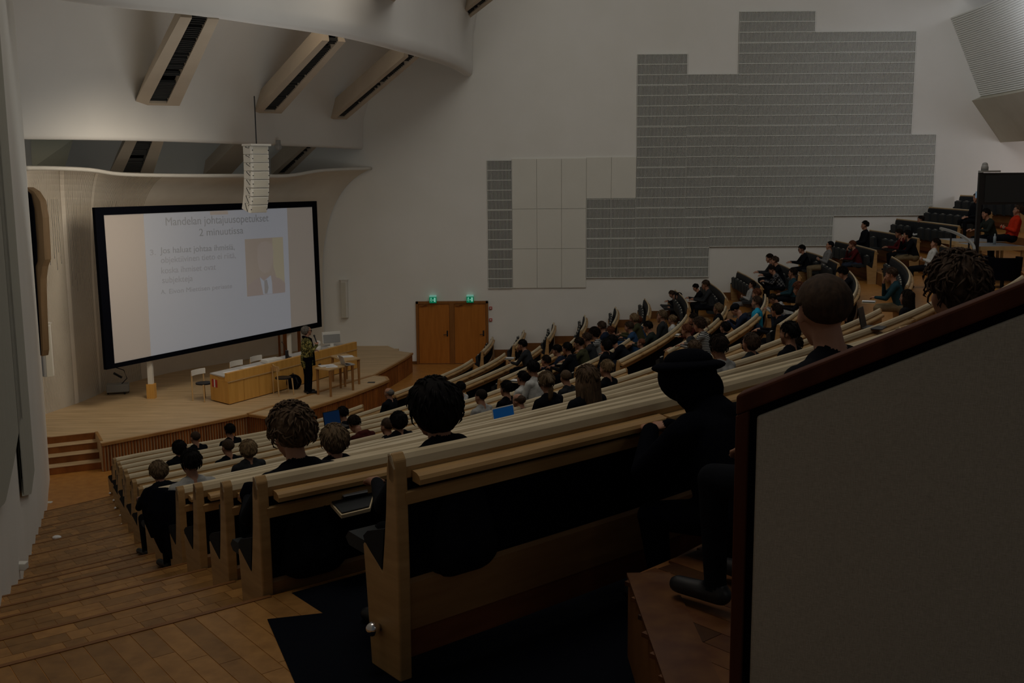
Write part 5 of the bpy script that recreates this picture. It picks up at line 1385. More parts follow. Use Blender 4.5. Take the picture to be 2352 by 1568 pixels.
# ------------------------------------------------------------------ lecture counter
def V3(v, z): return Vector((v.x, v.y, z))
A0 = S(485, 920); A1 = S(525, 930); A2 = S(628, 902); A3 = S(820, 846)
ct = empty('lecture_counter', A1, label='long angled birch lecture counter with grey worktop on the stage', cat='counter')
CH = SZ + 0.80
def inw(a, b): 
    d = (b - a); n_ = Vector((-d.y, d.x, 0)).normalized(); return n_ if n_.y > 0 else -n_
i1 = inw(A1, A2); i2 = inw(A2, A3); dep = (A0 - A1).length * 1.0
B1 = A0.copy(); B2 = A2 + (i1 + i2).normalized() * .75; B3 = A3 + i2 * .75
mb = MB(); mb.prism([V3(p, SZ + .03) for p in (A1, A2, A3, B3, B2, B1)], (0, 0, CH - SZ - .15)); mb.build('carcass', MT['desk'], ct)
mb = MB(); mb.prism([V3(p, CH - .115) for p in (A1 + i1 * .10, A2 + i1 * .1, A3 + i2 * .1, B3, B2, B1)], (0, 0, .03)); mb.build('worktop', MT['desk_top'], ct)
for (a, b, ii, n) in ((A1, A2, i1, 3), (A2, A3, i2, 6)):
    for j in range(n):
        p = a.lerp(b, j / n); q = a.lerp(b, (j + 1) / n); d = (q - p).normalized() * .006
        mb = MB(); mb.prism([V3(v, SZ + .02) for v in (p + d, q - d, q - d - ii * .022, p + d - ii * .022)], (0, 0, CH - SZ - .26)); mb.build('front_panel', MT['desk'], ct, bevel=.003)
    mb = MB(); mb.prism([V3(v, CH - .235) for v in (a, b, b - ii * .04, a - ii * .04)], (0, 0, .025)); mb.build('ledge', MT['table'], ct)
    mb = MB(); mb.prism([V3(v, CH - .21) for v in (a - ii * .02, b - ii * .02, b + ii * .08, a + ii * .08)], (0, 0, .21)); mb.build('upstand', MT['desk'], ct, bevel=.004)
mb = MB(); s0 = A0.lerp(A1, .12); s1 = A0.lerp(A1, .42); nn_ = inw(A0, A1) * -1
for (t0, t1, m_) in ((0, .38, 'red'), (.38, .62, 'paper'), (.62, 1, 'red')):
    mb = MB(); a = s0.lerp(s1, t0); b = s0.lerp(s1, t1); mb.prism([V3(a + nn_ * .005, CH - .42), V3(b + nn_ * .005, CH - .42), V3(b + nn_ * .005, CH - .22), V3(a + nn_ * .005, CH - .22)], nn_ * .004); mb.build('warning_label', MT[m_], ct)
# papers and gear on the counter
WT = CH - .083
def paper(c, w, d, ang, z, lab, grp=None, m='paper'):
    mb = MB(); M_ = Matrix.Translation((c.x, c.y, z)) @ Matrix.Rotation(ang, 4, 'Z'); mb.box((-w / 2, -d / 2, 0), (w / 2, d / 2, .006), M_=M_)
    return mb.build('sheet_of_paper', MT[m], label=lab, cat='paper', group=grp)
for t, l in ((.35, 'paper on the counter worktop, left end'), (.75, 'second paper on the counter worktop beside the stool')):
    c = A1.lerp(A2, t) + i1 * .35; paper(c, .5, .25, .9, WT, l)
c = A2.lerp(A3, .12) + i2 * .38; mb = MB(); mb.box((-.25, -.16, 0), (.25, .16, .10), M_=Matrix.Translation((c.x, c.y, WT)) @ Matrix.Rotation(.9, 4, 'Z')); mb.build('white_device', MT['white'], label='flat white device on the counter left of the lecturer', cat='device', bevel=.02)
c = A2.lerp(A3, .30) + i2 * .35; mb = MB(); mb.tube([(c.x, c.y, WT), (c.x, c.y, WT + .04)], .07, 12); mb.tube([(c.x, c.y, WT + .03), (c.x - .05, c.y, WT + .22), (c.x - .16, c.y - .05, WT + .44)], [.012, .008, .006], 8); mb.sphere((c.x - .165, c.y - .05, WT + .45), .018, 8, 6); mb.build('gooseneck_microphone', MT['black'], label='black gooseneck microphone on the counter behind the lecturer', cat='microphone')
c = A2.lerp(A3, .26) + i2 * .30; mb = MB(); mb.box((-.04, -.04, 0), (.04, .04, .24), M_=Matrix.Translation((c.x, c.y, WT))); mb.build('black_bottle', MT['black'], label='dark upright box beside the gooseneck microphone', cat='box', bevel=.01)
c = A2.lerp(A3, .66) + i2 * .40; mb = MB(); mb.tube([(c.x, c.y, WT), (c.x, c.y, WT + .14)], [.10, .07], 12); mb.sphere((c.x, c.y, WT + .20), .085, 12, 8); e = mb.build('desk_camera', MT['white'], label='small white round desk camera between lecturer and monitor', cat='camera', smooth=True)
mb = MB(); mb.sphere((c.x - .02, c.y - .08, WT + .20), .035, 10, 8); mb.build('lens', MT['black'], e)
c = A2.lerp(A3, .84) + i2 * .42; mo = empty('monitor', (c.x, c.y, WT), label='white flat monitor seen from behind at right end of counter', cat='monitor')
M_ = Matrix.Translation((c.x, c.y, WT)) @ Matrix.Rotation(.45, 4, 'Z')
mb = MB(); mb.box((-.27, -.02, .10), (.27, .03, .44), M_=M_ @ Matrix.Rotation(-.12, 4, 'X')); mb.build('display', MT['white'], mo, bevel=.012)
mb = MB(); mb.box((-.25, -.035, .12), (.25, -.02, .36), M_=M_ @ Matrix.Rotation(-.12, 4, 'X')); mb.build('rear_cover', MT['grey'], mo, bevel=.01)
mb = MB(); mb.box((-.05, -.0, .0), (.05, .03, .14), M_=M_); mb.box((-.13, -.10, 0), (.13, .10, .015), M_=M_); mb.build('stand', MT['white'], mo)

def armchair(c, ang, lab, m='table', pad='black'):
    e = empty('wooden_chair', (c.x, c.y, SZ), label=lab, cat='chair'); M_ = Matrix.Translation((c.x, c.y, SZ)) @ Matrix.Rotation(ang, 4, 'Z')
    T_ = lambda p: tuple(M_ @ Vector(p))
    for sx in (-1, 1):
        for sy in (-1, 1):
            mb = MB(); top = .44 if sy > 0 else .72
            mb.tube([T_((sx * .22, sy * .20, 0)), T_((sx * .20, sy * .17 - (.05 if sy < 0 else 0) * 1, top))], [.016, .020], 8); mb.build('leg', MT[m], e)
    mb = MB(); mb.tube([T_((0, 0, .42)), T_((0, 0, .455))], .21, 20); mb.build('seat', MT[pad], e)
    mb = MB()
    vs_ = []
    for i in range(9):
        a = lerp(-1, 1, i / 8); y = -.24 + .05 * a * a
        for (dy, z) in ((0, .64), (0, .78), (.018, .78), (.018, .64)): vs_.append(T_((a * .24, y + dy, z)))
    mb.add(vs_, [(i * 4 + j, i * 4 + (j + 1) % 4, i * 4 + 4 + (j + 1) % 4, i * 4 + 4 + j) for i in range(8) for j in range(4)] + [(0, 1, 2, 3), (32, 33, 34, 35)]); mb.build('backrest', MT[m], e)
    return e
stc = S(652, 905)
armchair(stc, math.radians(-60), 'birch chair with round black seat in front of the counter')
for (t, A_, B_2, ii, lab) in ((.12, A1, A2, i1, 'pale chair behind the left end of the counter'), (.95, A1, A2, i1, 'pale chair behind the middle of the counter'), (.20, A2, A3, i2, 'pale chair behind the counter near the gooseneck microphone')):
    c = A_.lerp(B_2, t) + ii * .98; ch = armchair(c, math.atan2(-ii.y, -ii.x) - math.pi / 2, lab); 
    for cc in ch.children:
        if cc.name.startswith('backrest'): cc.data.materials[0] = MT['white']
c = S(674, 893); e = MB(); e.sphere((c.x, c.y + .05, SZ + .19), (.22, .17, .20), 16, 10); e.sphere((c.x + .06, c.y - .06, SZ + .13), (.15, .10, .12), 12, 8)
bp_ = e.build('backpack', MT['blackm'], label='black backpack on the stage floor behind the round-seated chair', cat='backpack', smooth=True)
mb = MB(); mb.tube([(c.x - .05, c.y, SZ + .36), (c.x, c.y, SZ + .43), (c.x + .06, c.y, SZ + .37)], .012, 8); mb.tube([(c.x + .1, c.y - .13, SZ + .05), (c.x + .16, c.y - .17, SZ + .2), (c.x + .1, c.y - .12, SZ + .34)], .016, 8); mb.build('straps', MT['black'], bp_, kind='stuff')

def table(feet, h, lab):
    ce = sum(feet, Vector()) / 4; e = empty('birch_table', V3(ce, SZ), label=lab, cat='table', group='tables beside the lecturer')
    for f in feet:
        mb = MB(); mb.tube([V3(f, SZ), V3(f, SZ + h - .04)], [.030, .040], 10); mb.build('leg', MT['leg'], e)
    cor = [ce + (f - ce) * 1.16 for f in feet]
    mb = MB(); mb.prism([V3(f, SZ + h - .035) for f in cor], (0, 0, .035)); mb.build('tabletop', MT['table'], e, bevel=.006)
    return e
f1_ = [S(731, 906), S(760, 911), S(811, 896), S(783, 891)]
table(f1_, .72, 'nearer birch table at the right of the lecturer, with laptop')
f3 = S(825, 882); f4 = S(793, 888); dv = (f4 - f3)
f2_ = [f4 + (f1_[0] - f1_[3]) * 0.0 + Vector((-.45, .75, 0)), f4, f3, f3 + Vector((-.45, .75, 0))]
table(f2_, .72, 'farther birch table at the right of the lecturer, with papers')
tt = SZ + .722
c1 = sum(f1_, Vector()) / 4; c2 = sum(f2_, Vector()) / 4
paper(c1 + Vector((-.20, -.05, 0)), .42, .30, .5, tt, 'papers on the nearer table left of the laptop'); paper(c1 + Vector((-.05, -.22, 0)), .30, .21, .2, tt, 'loose sheet at front edge of nearer table')
paper(c2 + Vector((0, .05, 0)), .42, .30, .3, tt, 'white papers in the middle of the farther table')
mb = MB(); mb.box((-.03, -.02, 0), (.03, .05, .02), M_=Matrix.Translation((c1.x - .42, c1.y + .1, tt))); mb.build('phone', MT['black'], label='small black phone on corner of the nearer table', cat='phone')
def laptop(c, ang, z, lab, lit=None, case='silver', open_=1.9, w=.33, d=.23):
    """ang turns the keyboard front edge; lit = colour of a lit display"""
    e = empty('laptop', (c.x, c.y, z), label=lab, cat='laptop'); M_ = Matrix.Translation((c.x, c.y, z)) @ Matrix.Rotation(ang, 4, 'Z')
    mb = MB(); mb.box((-w / 2, -d, 0), (w / 2, 0, .014), M_=M_); b_ = mb.build('base', MT[case], e, bevel=.004)
    mb = MB(); mb.box((-w / 2 + .02, -d + .10, .0142), (w / 2 - .02, -.02, .0155), M_=M_); mb.build('keyboard', MT['black'], b_)
    Ml = M_ @ Matrix.Translation((0, 0, .012)) @ Matrix.Rotation(-(open_ - math.pi / 2), 4, 'X')
    mb = MB(); mb.box((-w / 2, 0, 0), (w / 2, .009, d), M_=Ml); l_ = mb.build('lid', MT[case], e, bevel=.004)
    mb = MB(); mb.box((-w / 2 + .012, -.002, .014), (w / 2 - .012, 0, d - .012), M_=Ml)
    mb.build('display', emat('display_lit', lit[:3], lit[3], 0.02) if lit else MT['black'], l_); return e
laptop(c1 + Vector((.22, .05, 0)), math.radians(120), tt, 'open silver laptop on the nearer table beside papers', None, w=.36, d=.25)

# trolley with cable at the back left of the stage
tc_ = S(272, 903); tr_ = empty('cable_trolley', V3(tc_, SZ), label='low grey box trolley with looped cable at back left of stage', cat='trolley')
mb = MB(); mb.box((-.28, -.2, .06), (.28, .2, .26), M_=Matrix.Translation((tc_.x, tc_.y, SZ)) @ Matrix.Rotation(.3, 4, 'Z')); mb.build('box', MT['grey'], tr_, bevel=.02)
mb = MB(); mb.tube([(tc_.x + .1, tc_.y, SZ + .25), (tc_.x + .25, tc_.y, SZ + .4), (tc_.x + .18, tc_.y, SZ + .62), (tc_.x - .05, tc_.y, SZ + .70), (tc_.x - .2, tc_.y, SZ + .66)], .012, 8); mb.tube([(tc_.x - .08, tc_.y - .03, SZ + .55), (tc_.x + .12, tc_.y, SZ + .42)], .03, 8); mb.build('cable_loop', MT['black'], tr_, kind='stuff')
for dx in (-.22, .22):
    for dy in (-.14, .14):
        mb = MB(); mb.tube([(tc_.x + dx - .015, tc_.y + dy, SZ + .032), (tc_.x + dx + .015, tc_.y + dy, SZ + .032)], .032, 10); mb.build('wheel', MT['black'], tr_)

# ------------------------------------------------------------------ the lecturer
def lecturer():
    ft = S(708, 903); z0 = SZ
    L_ = lambda x, y, z: Vector((x, y, z))
    P_ = [('legs', L_(-.05, 0, .93), L_(.05, 0, .93), .145, .145),
          ('top', L_(-.05, .0, .98), L_(-.05, .01, 1.30), .135, .135), ('top', L_(.05, .0, .98), L_(.05, .01, 1.30), .135, .135), ('top', L_(0, .0, .80), L_(0, 0, .98), .165, .165),
          ('top', L_(-.15, -.005, 1.40), L_(.15, -.005, 1.40), .075, .075), ('top', L_(-.06, -.01, 1.45), L_(.06, -.01, 1.45), .06, .06), ('skin', L_(0, 0, 1.46), L_(0, .035, 1.56), .058, .054)]
    for sx in (-1, 1):
        P_ += [('legs', L_(sx * .09, 0, .86), L_(sx * .095, .02, .48), .105, .085), ('legs', L_(sx * .095, .02, .48), L_(sx * .095, 0, .10), .082, .075), ('shoe', L_(sx * .10, -.04, .045), L_(sx * .12, .19, .035), .048, .040)]
    # right hand raised with the microphone, left forearm level
    sh = L_(.20, 0, 1.39); el = L_(.26, .04, 1.13); wr = L_(.14, .23, 1.27)
    P_ += [('top', sh, el, .064, .054), ('top', el, wr, .052, .038)] + hand(wr, (-.3, .25, .75), 1, (-.8, .3, 0), curl=.9)
    sh = L_(-.20, 0, 1.39); el = L_(-.27, -.03, 1.12); wr = L_(-.16, .24, 1.10)
    P_ += [('top', sh, el, .064, .054), ('top', el, wr, .052, .038)] + hand(wr, (.5, .8, .05), -1, (0, 0, -1), curl=.5)
    hd = L_(0, .045, 1.645); hp, q = head_parts(hd, -.15, .0); P_ += hp
    me = make_body('lecturer_body', P_, .0085)
    o = link('person', me, None, (ft.x, ft.y, z0), math.radians(-62), label='lecturer standing in yellow patterned jacket, black scarf, holding a microphone', cat='person')
    jm = mat('jacket_pattern', (.3, .3, .1), .8, spec=.1); nt = jm.node_tree; N = nt.nodes; L = nt.links
    tc = N.new('ShaderNodeTexCoord'); vo = N.new('ShaderNodeTexVoronoi'); vo.inputs['Scale'].default_value = 34; rp = N.new('ShaderNodeValToRGB'); rp.color_ramp.interpolation = 'CONSTANT'
    rp.color_ramp.elements[0].color = (.035, .035, .012, 1); rp.color_ramp.elements[1].position = .45; rp.color_ramp.elements[1].color = (.30, .26, .085, 1); e_ = rp.color_ramp.elements.new(.75); e_.color = (.12, .115, .035, 1)
    se = N.new('ShaderNodeSeparateColor'); L.new(tc.outputs['Object'], vo.inputs['Vector']); L.new(vo.outputs['Color'], se.inputs[0]); L.new(se.outputs[0], rp.inputs[0]); L.new(rp.outputs[0], N['Principled BSDF'].inputs['Base Color'])
    for i, m in enumerate((SKIN[0], jm, MT['blackm'], MT['black'])): o.material_slots[i].link = 'OBJECT'; o.material_slots[i].material = m
    def at_(nm, me_, m=None, loc=hd, rot=(0, 0, -.15), s=1):
        c = link(nm, me_, o); c.matrix_parent_inverse = Matrix.Identity(4); c.location = loc; c.rotation_euler = rot; c.scale = (s,) * 3
        if m: c.material_slots[0].link = 'OBJECT'; c.material_slots[0].material = m
        return c
    at_('hair', hair_mesh('bob', 5), hairmat('grey'), s=.98, loc=hd + Vector((0, -.025, -.005))); at_('face_features', FACE_M)
    g = MB(); 
    for sx in (-1, 1):
        g.sphere((sx * .036, .095, .012), (.032, .010, .022), 12, 8); g.tube([(sx * .064, .088, .018), (sx * .09, .02, .018)], .005, 6)
    g.tube([(-.01, .102, .018), (.01, .102, .018)], .005, 6); at_('sunglasses', g.mesh('sunglasses', MT['black'], True))
    g = MB(); g.tube([(-.09, .02, 1.47), (-.05, .09, 1.44), (0, .12, 1.40), (.05, .135, 1.28), (.05, .15, 1.0), (.05, .16, .74)], [.035, .036, .036, .036, .045, .05], 10); g.tube([(.09, .0, 1.47), (.06, .08, 1.44), (.0, .12, 1.42)], .035, 10); g.tube([(-.09, .02, 1.47), (0, -.08, 1.50), (.09, 0, 1.47)], .035, 10)
    at_('scarf', g.mesh('scarf', MT['blackm'], True), loc=(0, 0, 0), rot=(0, 0, 0))
    g = MB(); g.tube([(.12, .27, 1.24), (.075, .20, 1.50)], [.014, .017], 10); g.sphere((.072, .195, 1.52), .026, 10, 8); 
    mm = g.mesh('microphone', MT['black'], True); m_ = link('microphone', mm, None, (ft.x, ft.y, z0), math.radians(-62), label='black handheld microphone at the chin of the lecturer', cat='microphone')
lecturer()

# ------------------------------------------------------------------ things on the desks
def shelf_spot(px, py, k, dz=-.07, dr=.16):
    """a point over the writing shelf of row k hit by the pixel ray"""
    z = zrail(k) + dz; p = atz(px, py, z); th = math.degrees(math.atan2(p.y - CY, p.x - CX)); return pol(rr(k, th) + dr, th, z), math.radians(th)
def writing_board(k, p, th, w=.55, d=.30, lab='', grp=None):
    e = empty('writing_board', p, 0, label=lab, cat='desk board', group=grp); M_ = Matrix.Translation((p.x, p.y, p.z - .02)) @ Matrix.Rotation(th, 4, 'Z')
    mb = MB(); mb.box((-.12, -w / 2, 0), (d - .12, w / 2, .018), M_=M_); mb.build('board', MT['bench_lit'], e)
    mb = MB(); mb.box((-.11, -w / 2 + .01, .018), (d - .13, w / 2 - .01, .021), M_=M_); mb.build('black_top', MT['pad2'], e); return e
# fold-out tablet at the back of the second nearest bench with a notebook
T14 = zrail(14)
tb = [atz(722, 1112, T14 - .20), atz(784, 1181, T14 - .20), atz(850, 1165, T14 - .20), atz(872, 1085, T14 - .20)]
e = empty('writing_board', sum(tb, Vector()) / 4, label='large fold-out black writing tablet behind the second nearest bench', cat='desk board')
mb = MB(); mb.prism([p - Vector((0, 0, .022)) for p in tb], (0, 0, .018)); mb.build('board', MT['bench_lit'], e)
ce = sum(tb, Vector()) / 4; mb = MB(); mb.prism([ce + (p - ce) * .95 for p in tb], (0, 0, .004)); mb.build('black_top', MT['pad2'], e)
nb_ = [atz(770, 1131, T14 - .19), atz(790, 1146, T14 - .19), atz(845, 1135, T14 - .19), atz(838, 1112, T14 - .19)]
mb = MB(); mb.prism(nb_, (0, 0, .012), 1); mb.prism([p + Vector((0, 0, .0125)) for p in nb_], (0, 0, .006), 0); mb.build('notebook', [MT['paper'], MT['black']], label='open notebook with pale pages on the fold-out tablet', cat='notebook')

p, th = shelf_spot(1163, 968, 10, dz=-.04, dr=.10); p = atz(1160, 975, zrail(10) - .10)
laptop(p, math.radians(-45 + 90), p.z, 'open laptop with plain blue screen among the middle rows, pale case', (0.01, 0.31, 1.0, .058), 'white', 1.75, .36, .21)
p = atz(765, 978, zrail(7) - .10); laptop(p, math.radians(48), p.z, 'dark laptop with blue screen in the left block before a dark head', (0.0, 0.25, 0.9, .022), 'black', 1.75)
p = atz(1985, 752, zrail(13) - .02); laptop(p, math.radians(60 + 0), p.z, 'black laptop standing open right of the large close head', None, 'black', 1.8, .30, .24)
sheets = [(1170, 822, 2, 'white sheet on the desk before the lone man by the door'), (1548, 768, 7, 'stack of white sheets on the rail left of the red-brown head'), (1700, 650, 0, ''), (1905, 700, 0, ''), (1762, 650, 9, 'white sheet before the person in the plaid shirt'), (1765, 710, 9, 'sheet of paper held before the bent grey hoodie'), (1995, 692, 11, 'open white notebook before the dark teal hoodie'), (1184, 873, 4, 'white sheet on a folding board near the third middle row'), (1385, 822, 6, 'crumpled white sheet beside the folded tablet boards'), (1775, 575, 0, '')]
for x, y, k, lab in sheets:
    if not k: continue
    z = zrail(k) - .11; p = atz(x, y, z); th = math.atan2(p.y - CY, p.x - CX)
    writing_board(k, p, th, .42, .26, 'folded-out black board under the ' + ' '.join(lab.split()[:9]), 'folding writing boards in use'); paper(p, .26, .20, th, z + .004, lab)

def coat(pts, m, lab, cat='coat', r0=.12):
    mb = MB(); rn = random.Random(4)
    for (a, b, r) in pts:
        mb.tube([a, a.lerp(b, .33) + Vector((rn.uniform(-.02, .02),) * 3), a.lerp(b, .66), b], [r * .6, r, r * .95, r * .45], 10)
    me = mb.mesh('x', m); o = bpy.data.objects.new('x', me); COL.objects.link(o); r_ = o.modifiers.new('r', 'REMESH'); r_.mode = 'VOXEL'; r_.voxel_size = .02; s_ = o.modifiers.new('s', 'SMOOTH'); s_.iterations = 6
    dg = bpy.context.evaluated_depsgraph_get(); dg.update(); out = bpy.data.meshes.new_from_object(o.evaluated_get(dg)); bpy.data.objects.remove(o)
    out.materials.clear(); out.materials.append(m); out.polygons.foreach_set('use_smooth', [True] * len(out.polygons)); return link(cat.replace(' ', '_'), out, label=lab, cat=cat)
def pb(x, y, d): 
    r_ = ray(x, y); return Vector(r_ * d) + Vector((0, 0, CZ))
coat([(pb(352, 1118, 9.4), pb(358, 1235, 9.3), .10), (pb(372, 1120, 9.3), pb(385, 1270, 9.2), .13), (pb(395, 1125, 9.2), pb(400, 1285, 9.1), .09)], MT['blackm'], 'long black coat hanging over the bench ends at the left aisle')
coat([(pb(575, 1105, 5.95), pb(580, 1170, 5.95), .06), (pb(588, 1110, 5.95), pb(575, 1300, 5.9), .07)], MT['blackm'], 'black bag strap and cloth hanging behind the third nearest bench end')

# ------------------------------------------------------------------ person in black hood behind the nearest bench
def hooded():
    hz = .50; P_ = []
    hip = Vector((0, 0, hz)); ch = Vector((0, .16, hz + .32)); nk = Vector((0, .26, hz + .46)); hd = Vector((0, .36, hz + .58))
    P_ += [('top', hip + Vector((-.07, 0, 0)), ch + Vector((-.065, 0, 0)), .16, .14), ('top', hip + Vector((.07, 0, 0)), ch + Vector((.065, 0, 0)), .16, .14), ('top', ch + Vector((-.15, .03, .06)), ch + Vector((.15, .03, .06)), .085, .085), ('top', ch + Vector((0, .03, .08)), nk, .11, .09), ('skin', nk, hd, .06, .06),
           ('legs', hip + Vector((-.08, 0, 0)), hip + Vector((.08, 0, 0)), .15, .15)]
    for sx in (-1, 1):
        kn = Vector((sx * .22, .34, .46)); an = Vector((sx * .20, .10 if sx > 0 else .30, .10)); P_ += [('legs', hip + Vector((sx * .1, 0, 0)), kn, .10, .068), ('legs', kn, an, .066, .046)]
        if sx < 0: P_ += [('shoe', an + Vector((0, -.03, -.05)), an + Vector((-.02, .17, -.055)), .044, .038)]
        else: P_ += [('shoe', an + Vector((0, -.03, -.05)), an + Vector((.05, .15, -.055)), .044, .038)]
        sh = ch + Vector((sx * .20, .04, .05)); el = sh + Vector((sx * .05, .17, -.20)); wr = Vector((sx * .06, .52, hz + .30))
        P_ += [('top', sh, el, .068, .055), ('top', el, wr, .054, .040)] + hand(wr, (-sx * .5, .8, 0), sx, (0, 0, -1))
    hp, q = head_parts(hd, 0, .35); P_ += hp
    me = make_body('hooded_body', P_, .011); k = 15
    q_ = [c for c in solve_head(1586, 866, 15, -.42 + .36 - .30) if c[0].y < 12][0]
    p, th = q_; a = math.radians(th); inward = Vector((-math.cos(a), -math.sin(a), 0))
    loc = Vector((p.x, p.y, p.z - hd.z)) - inward * hd.y
    o = link('person', me, None, loc, a + math.pi / 2, label='person in black hooded coat and flat black hat sitting close behind the nearest bench', cat='person')
    for i, m in enumerate((SKIN[0], MT['blackm'], MT['blackm'], MT['black'])): o.material_slots[i].link = 'OBJECT'; o.material_slots[i].material = m
    g = MB(); g.sphere((0, .0, .00), (.122, .135, .125), 24, 14); g.sphere((0, -.01, .050), (.165, .155, .036), 24, 12); g.sphere((0, -.01, .075), (.105, .11, .060), 20, 10); g.sphere((0, -.06, -.06), (.115, .10, .11), 18, 12)
    c = link('hat', g.mesh('hat', MT['blackm'], True), o); c.matrix_parent_inverse = Matrix.Identity(4); c.location = hd; c.rotation_euler = (-.15, .05, 0)
    g = MB(); g.prism([(x + .20 + (.04 if y > .1 else 0), y, .0) for x, y in ((-.045, .02), (.04, .02), (.05, .12), (.05, .28), (0, .32), (-.04, .28), (-.05, .12))], (0, 0, .022)); c = link('shoe_sole', g.mesh('shoe_sole', MT['plate']), o); c.matrix_parent_inverse = Matrix.Identity(4); c.location = (0, -.0, 0.0)
    o.scale = (1.16, 1.05, 1.0)
    fz = zfl(15) + .004
    st = empty('stool', (loc.x, loc.y, fz), label='low black stool under the person in the black hooded coat', cat='stool')
    top = loc.z + .36; mb = MB(); mb.tube([(loc.x, loc.y, top - .05), (loc.x, loc.y, top)], .17, 20); mb.build('seat', MT['blackm'], st)
    for i in range(4):
        t = math.pi / 4 + i * math.pi / 2; mb = MB(); mb.tube([(loc.x + .16 * math.cos(t), loc.y + .16 * math.sin(t), fz), (loc.x + .12 * math.cos(t), loc.y + .12 * math.sin(t), top - .05)], .012, 8); mb.build('leg', MT['black'], st)
hooded()

# ------------------------------------------------------------------ PARTITION right foreground
Pa = Vector((0.622, 2.88, 0)); Pb = Vector((0.622 + 0.63 * 2.4, 2.88 - 0.28 * 2.4, 0)); zb_ = zw - 0.35
d = (Pb - Pa); LL = d.length; d.normalize(); nn_ = Vector((-d.y, d.x, 0))                  # nn_ points towards the stage side
Z0 = CZ - .600; Zs = 0.485                                                                # the cap climbs with the stair behind it
pt = empty('partition', (Pa.x, Pa.y, zb_), label='large linen-covered partition with sloping mahogany cap in the right foreground', cat='partition')
def pq(u, v, z): return Pa + d * u + nn_ * v + Vector((0, 0, z))
def zc(u): return Z0 + Zs * u
def pshape(u0, u1, v0, v1, zlo, top_off, nm, m, bev=.0, thick=None):
    mb = MB(); a = [pq(u0, v0, zlo if thick is None else zc(u0) + top_off - thick), pq(u1, v0, zlo if thick is None else zc(u1) + top_off - thick), pq(u1, v0, zc(u1) + top_off), pq(u0, v0, zc(u0) + top_off)]
    mb.prism(a, nn_ * (v1 - v0)); return mb.build(nm, m, pt, bevel=bev)
pshape(0.0, LL, -.028, .050, 0, 0, 'cap', MT['redbrown'], .007, thick=.056)
pshape(0, .034, -.028, .050, zb_, -.0565, 'stile', MT['redbrown'], .004)
pshape(.034, LL, -.004, .030, zb_, -.0565, 'core', MT['blackm'])
pshape(.056, LL, -.020, -.005, zb_, -.082, 'fabric_panel', MT['linen'], .006)
pshape(.056, LL, .031, .042, zb_, -.082, 'fabric_panel', MT['linen'], .006)

# ------------------------------------------------------------------ podium with tables, display and rail, upper right
fz = zfl(14) + .0
def wtable(x0, x1, y0, y1, zt, lab):
    e = empty('desk_table', ((x0 + x1) / 2, (y0 + y1) / 2, fz), label=lab, cat='table'); 
    mb = MB(); mb.box((x0, y0, zt - .03), (x1, y1, zt)); mb.build('grey_top', mat('laminate_grey', (.16, .18, .21), .4), e)
    mb = MB(); mb.box((x0 - .01, y0 - .02, zt - .09), (x1 + .01, y0 + .0, zt + .002)); mb.box((x0 - .02, y0 - .02, zt - .09), (x0, y1, zt + .002)); mb.build('wooden_edge', MT['table'], e)
    for (x, y) in ((x0 + .04, y0 + .05), (x1 - .04, y0 + .05), (x0 + .04, y1 - .05), (x1 - .04, y1 - .05)):
        mb = MB(); mb.box((x - .025, y - .025, fz), (x + .025, y + .025, zt - .03)); mb.build('leg', MT['bench'], e)
    return e
q = aty(2250, 566, 23.6); wtable(q.x, q.x + 1.02, 23.6, 24.9, q.z, 'nearer grey-topped table on the podium upper right')
q2 = aty(2186, 545, 25.3); wtable(aty(2200, 545, 25.3).x, q.x + 1.3, 25.2, 26.6, q.z, 'farther grey-topped table on the podium behind the nearer one')
# display on black posts
dq = aty(2249, 397, 23.3); dq2 = aty(2249, 470, 23.3)
dp = empty('display_stand', (dq.x + .7, 23.3, fz), label='black display on tall black posts at the right edge', cat='display')
mb = MB(); mb.box((dq.x - .01, 23.25, fz), (dq.x + .07, 23.33, dq.z + .01)); mb.build('post', MT['black'], dp)
mb = MB(); mb.box((dq.x + 1.55, 23.25, fz), (dq.x + 1.63, 23.33, dq.z + .01)); mb.build('post', MT['black'], dp)
mb = MB(); mb.box((dq.x + .07, 23.25, dq2.z), (dq.x + 1.55, 23.33, dq.z)); mb.build('display_case', MT['black'], dp)
mb = MB(); mb.box((dq.x + .12, 23.24, dq2.z + .05), (dq.x + 1.5, 23.25, dq.z - .05)); mb.build('glass_front', mat('black_glass', (.008, .009, .011), .12, spec=.5), dp)
mb = MB(); mb.box((dq.x + .02, 23.2, dq.z + .012), (dq.x + .42, 23.4, dq.z + .05)); mb.build('white_box', MT['grey'], None, label='flat pale box on top of the black display', cat='box')
mb = MB(); c = aty(2262, 386, 23.35); mb.tube([(c.x, c.y, dq.z + .05), (c.x, c.y, dq.z + .12), (c.x, c.y, dq.z + .19)], [.075, .075, .055], 16); mb.sphere((c.x, c.y, dq.z + .18), (.060, .060, .045), 14, 8); mb.build('dome_camera', MT['grey'], None, label='rounded grey cylinder standing on the display top', cat='camera', smooth=True)
# curved rail
cr = empty('curved_rail', aty(2200, 545, 23.5), label='curved grey handrail on posts at the podium edge', cat='handrail')
rp_ = [aty(2160, 524, 24.6), aty(2185, 531, 24.2), aty(2208, 541, 23.8), aty(2226, 553, 23.45), aty(2236, 565, 23.15), aty(2238, 574, 22.95)]
mb = MB(); 
sp_ = smooth_poly(rp_, 20)
for a, b in zip(sp_, sp_[1:]): mb.beam(a, b + (b - a) * .1, .05, .05)
mb.build('top_rail', MT['grey'], cr)
for p in (rp_[1], rp_[3], rp_[4]):
    mb = MB(); mb.tube([(p.x, p.y, fz - .05), (p.x, p.y, p.z)], .02, 8); mb.build('rail_post', MT['black'], cr)
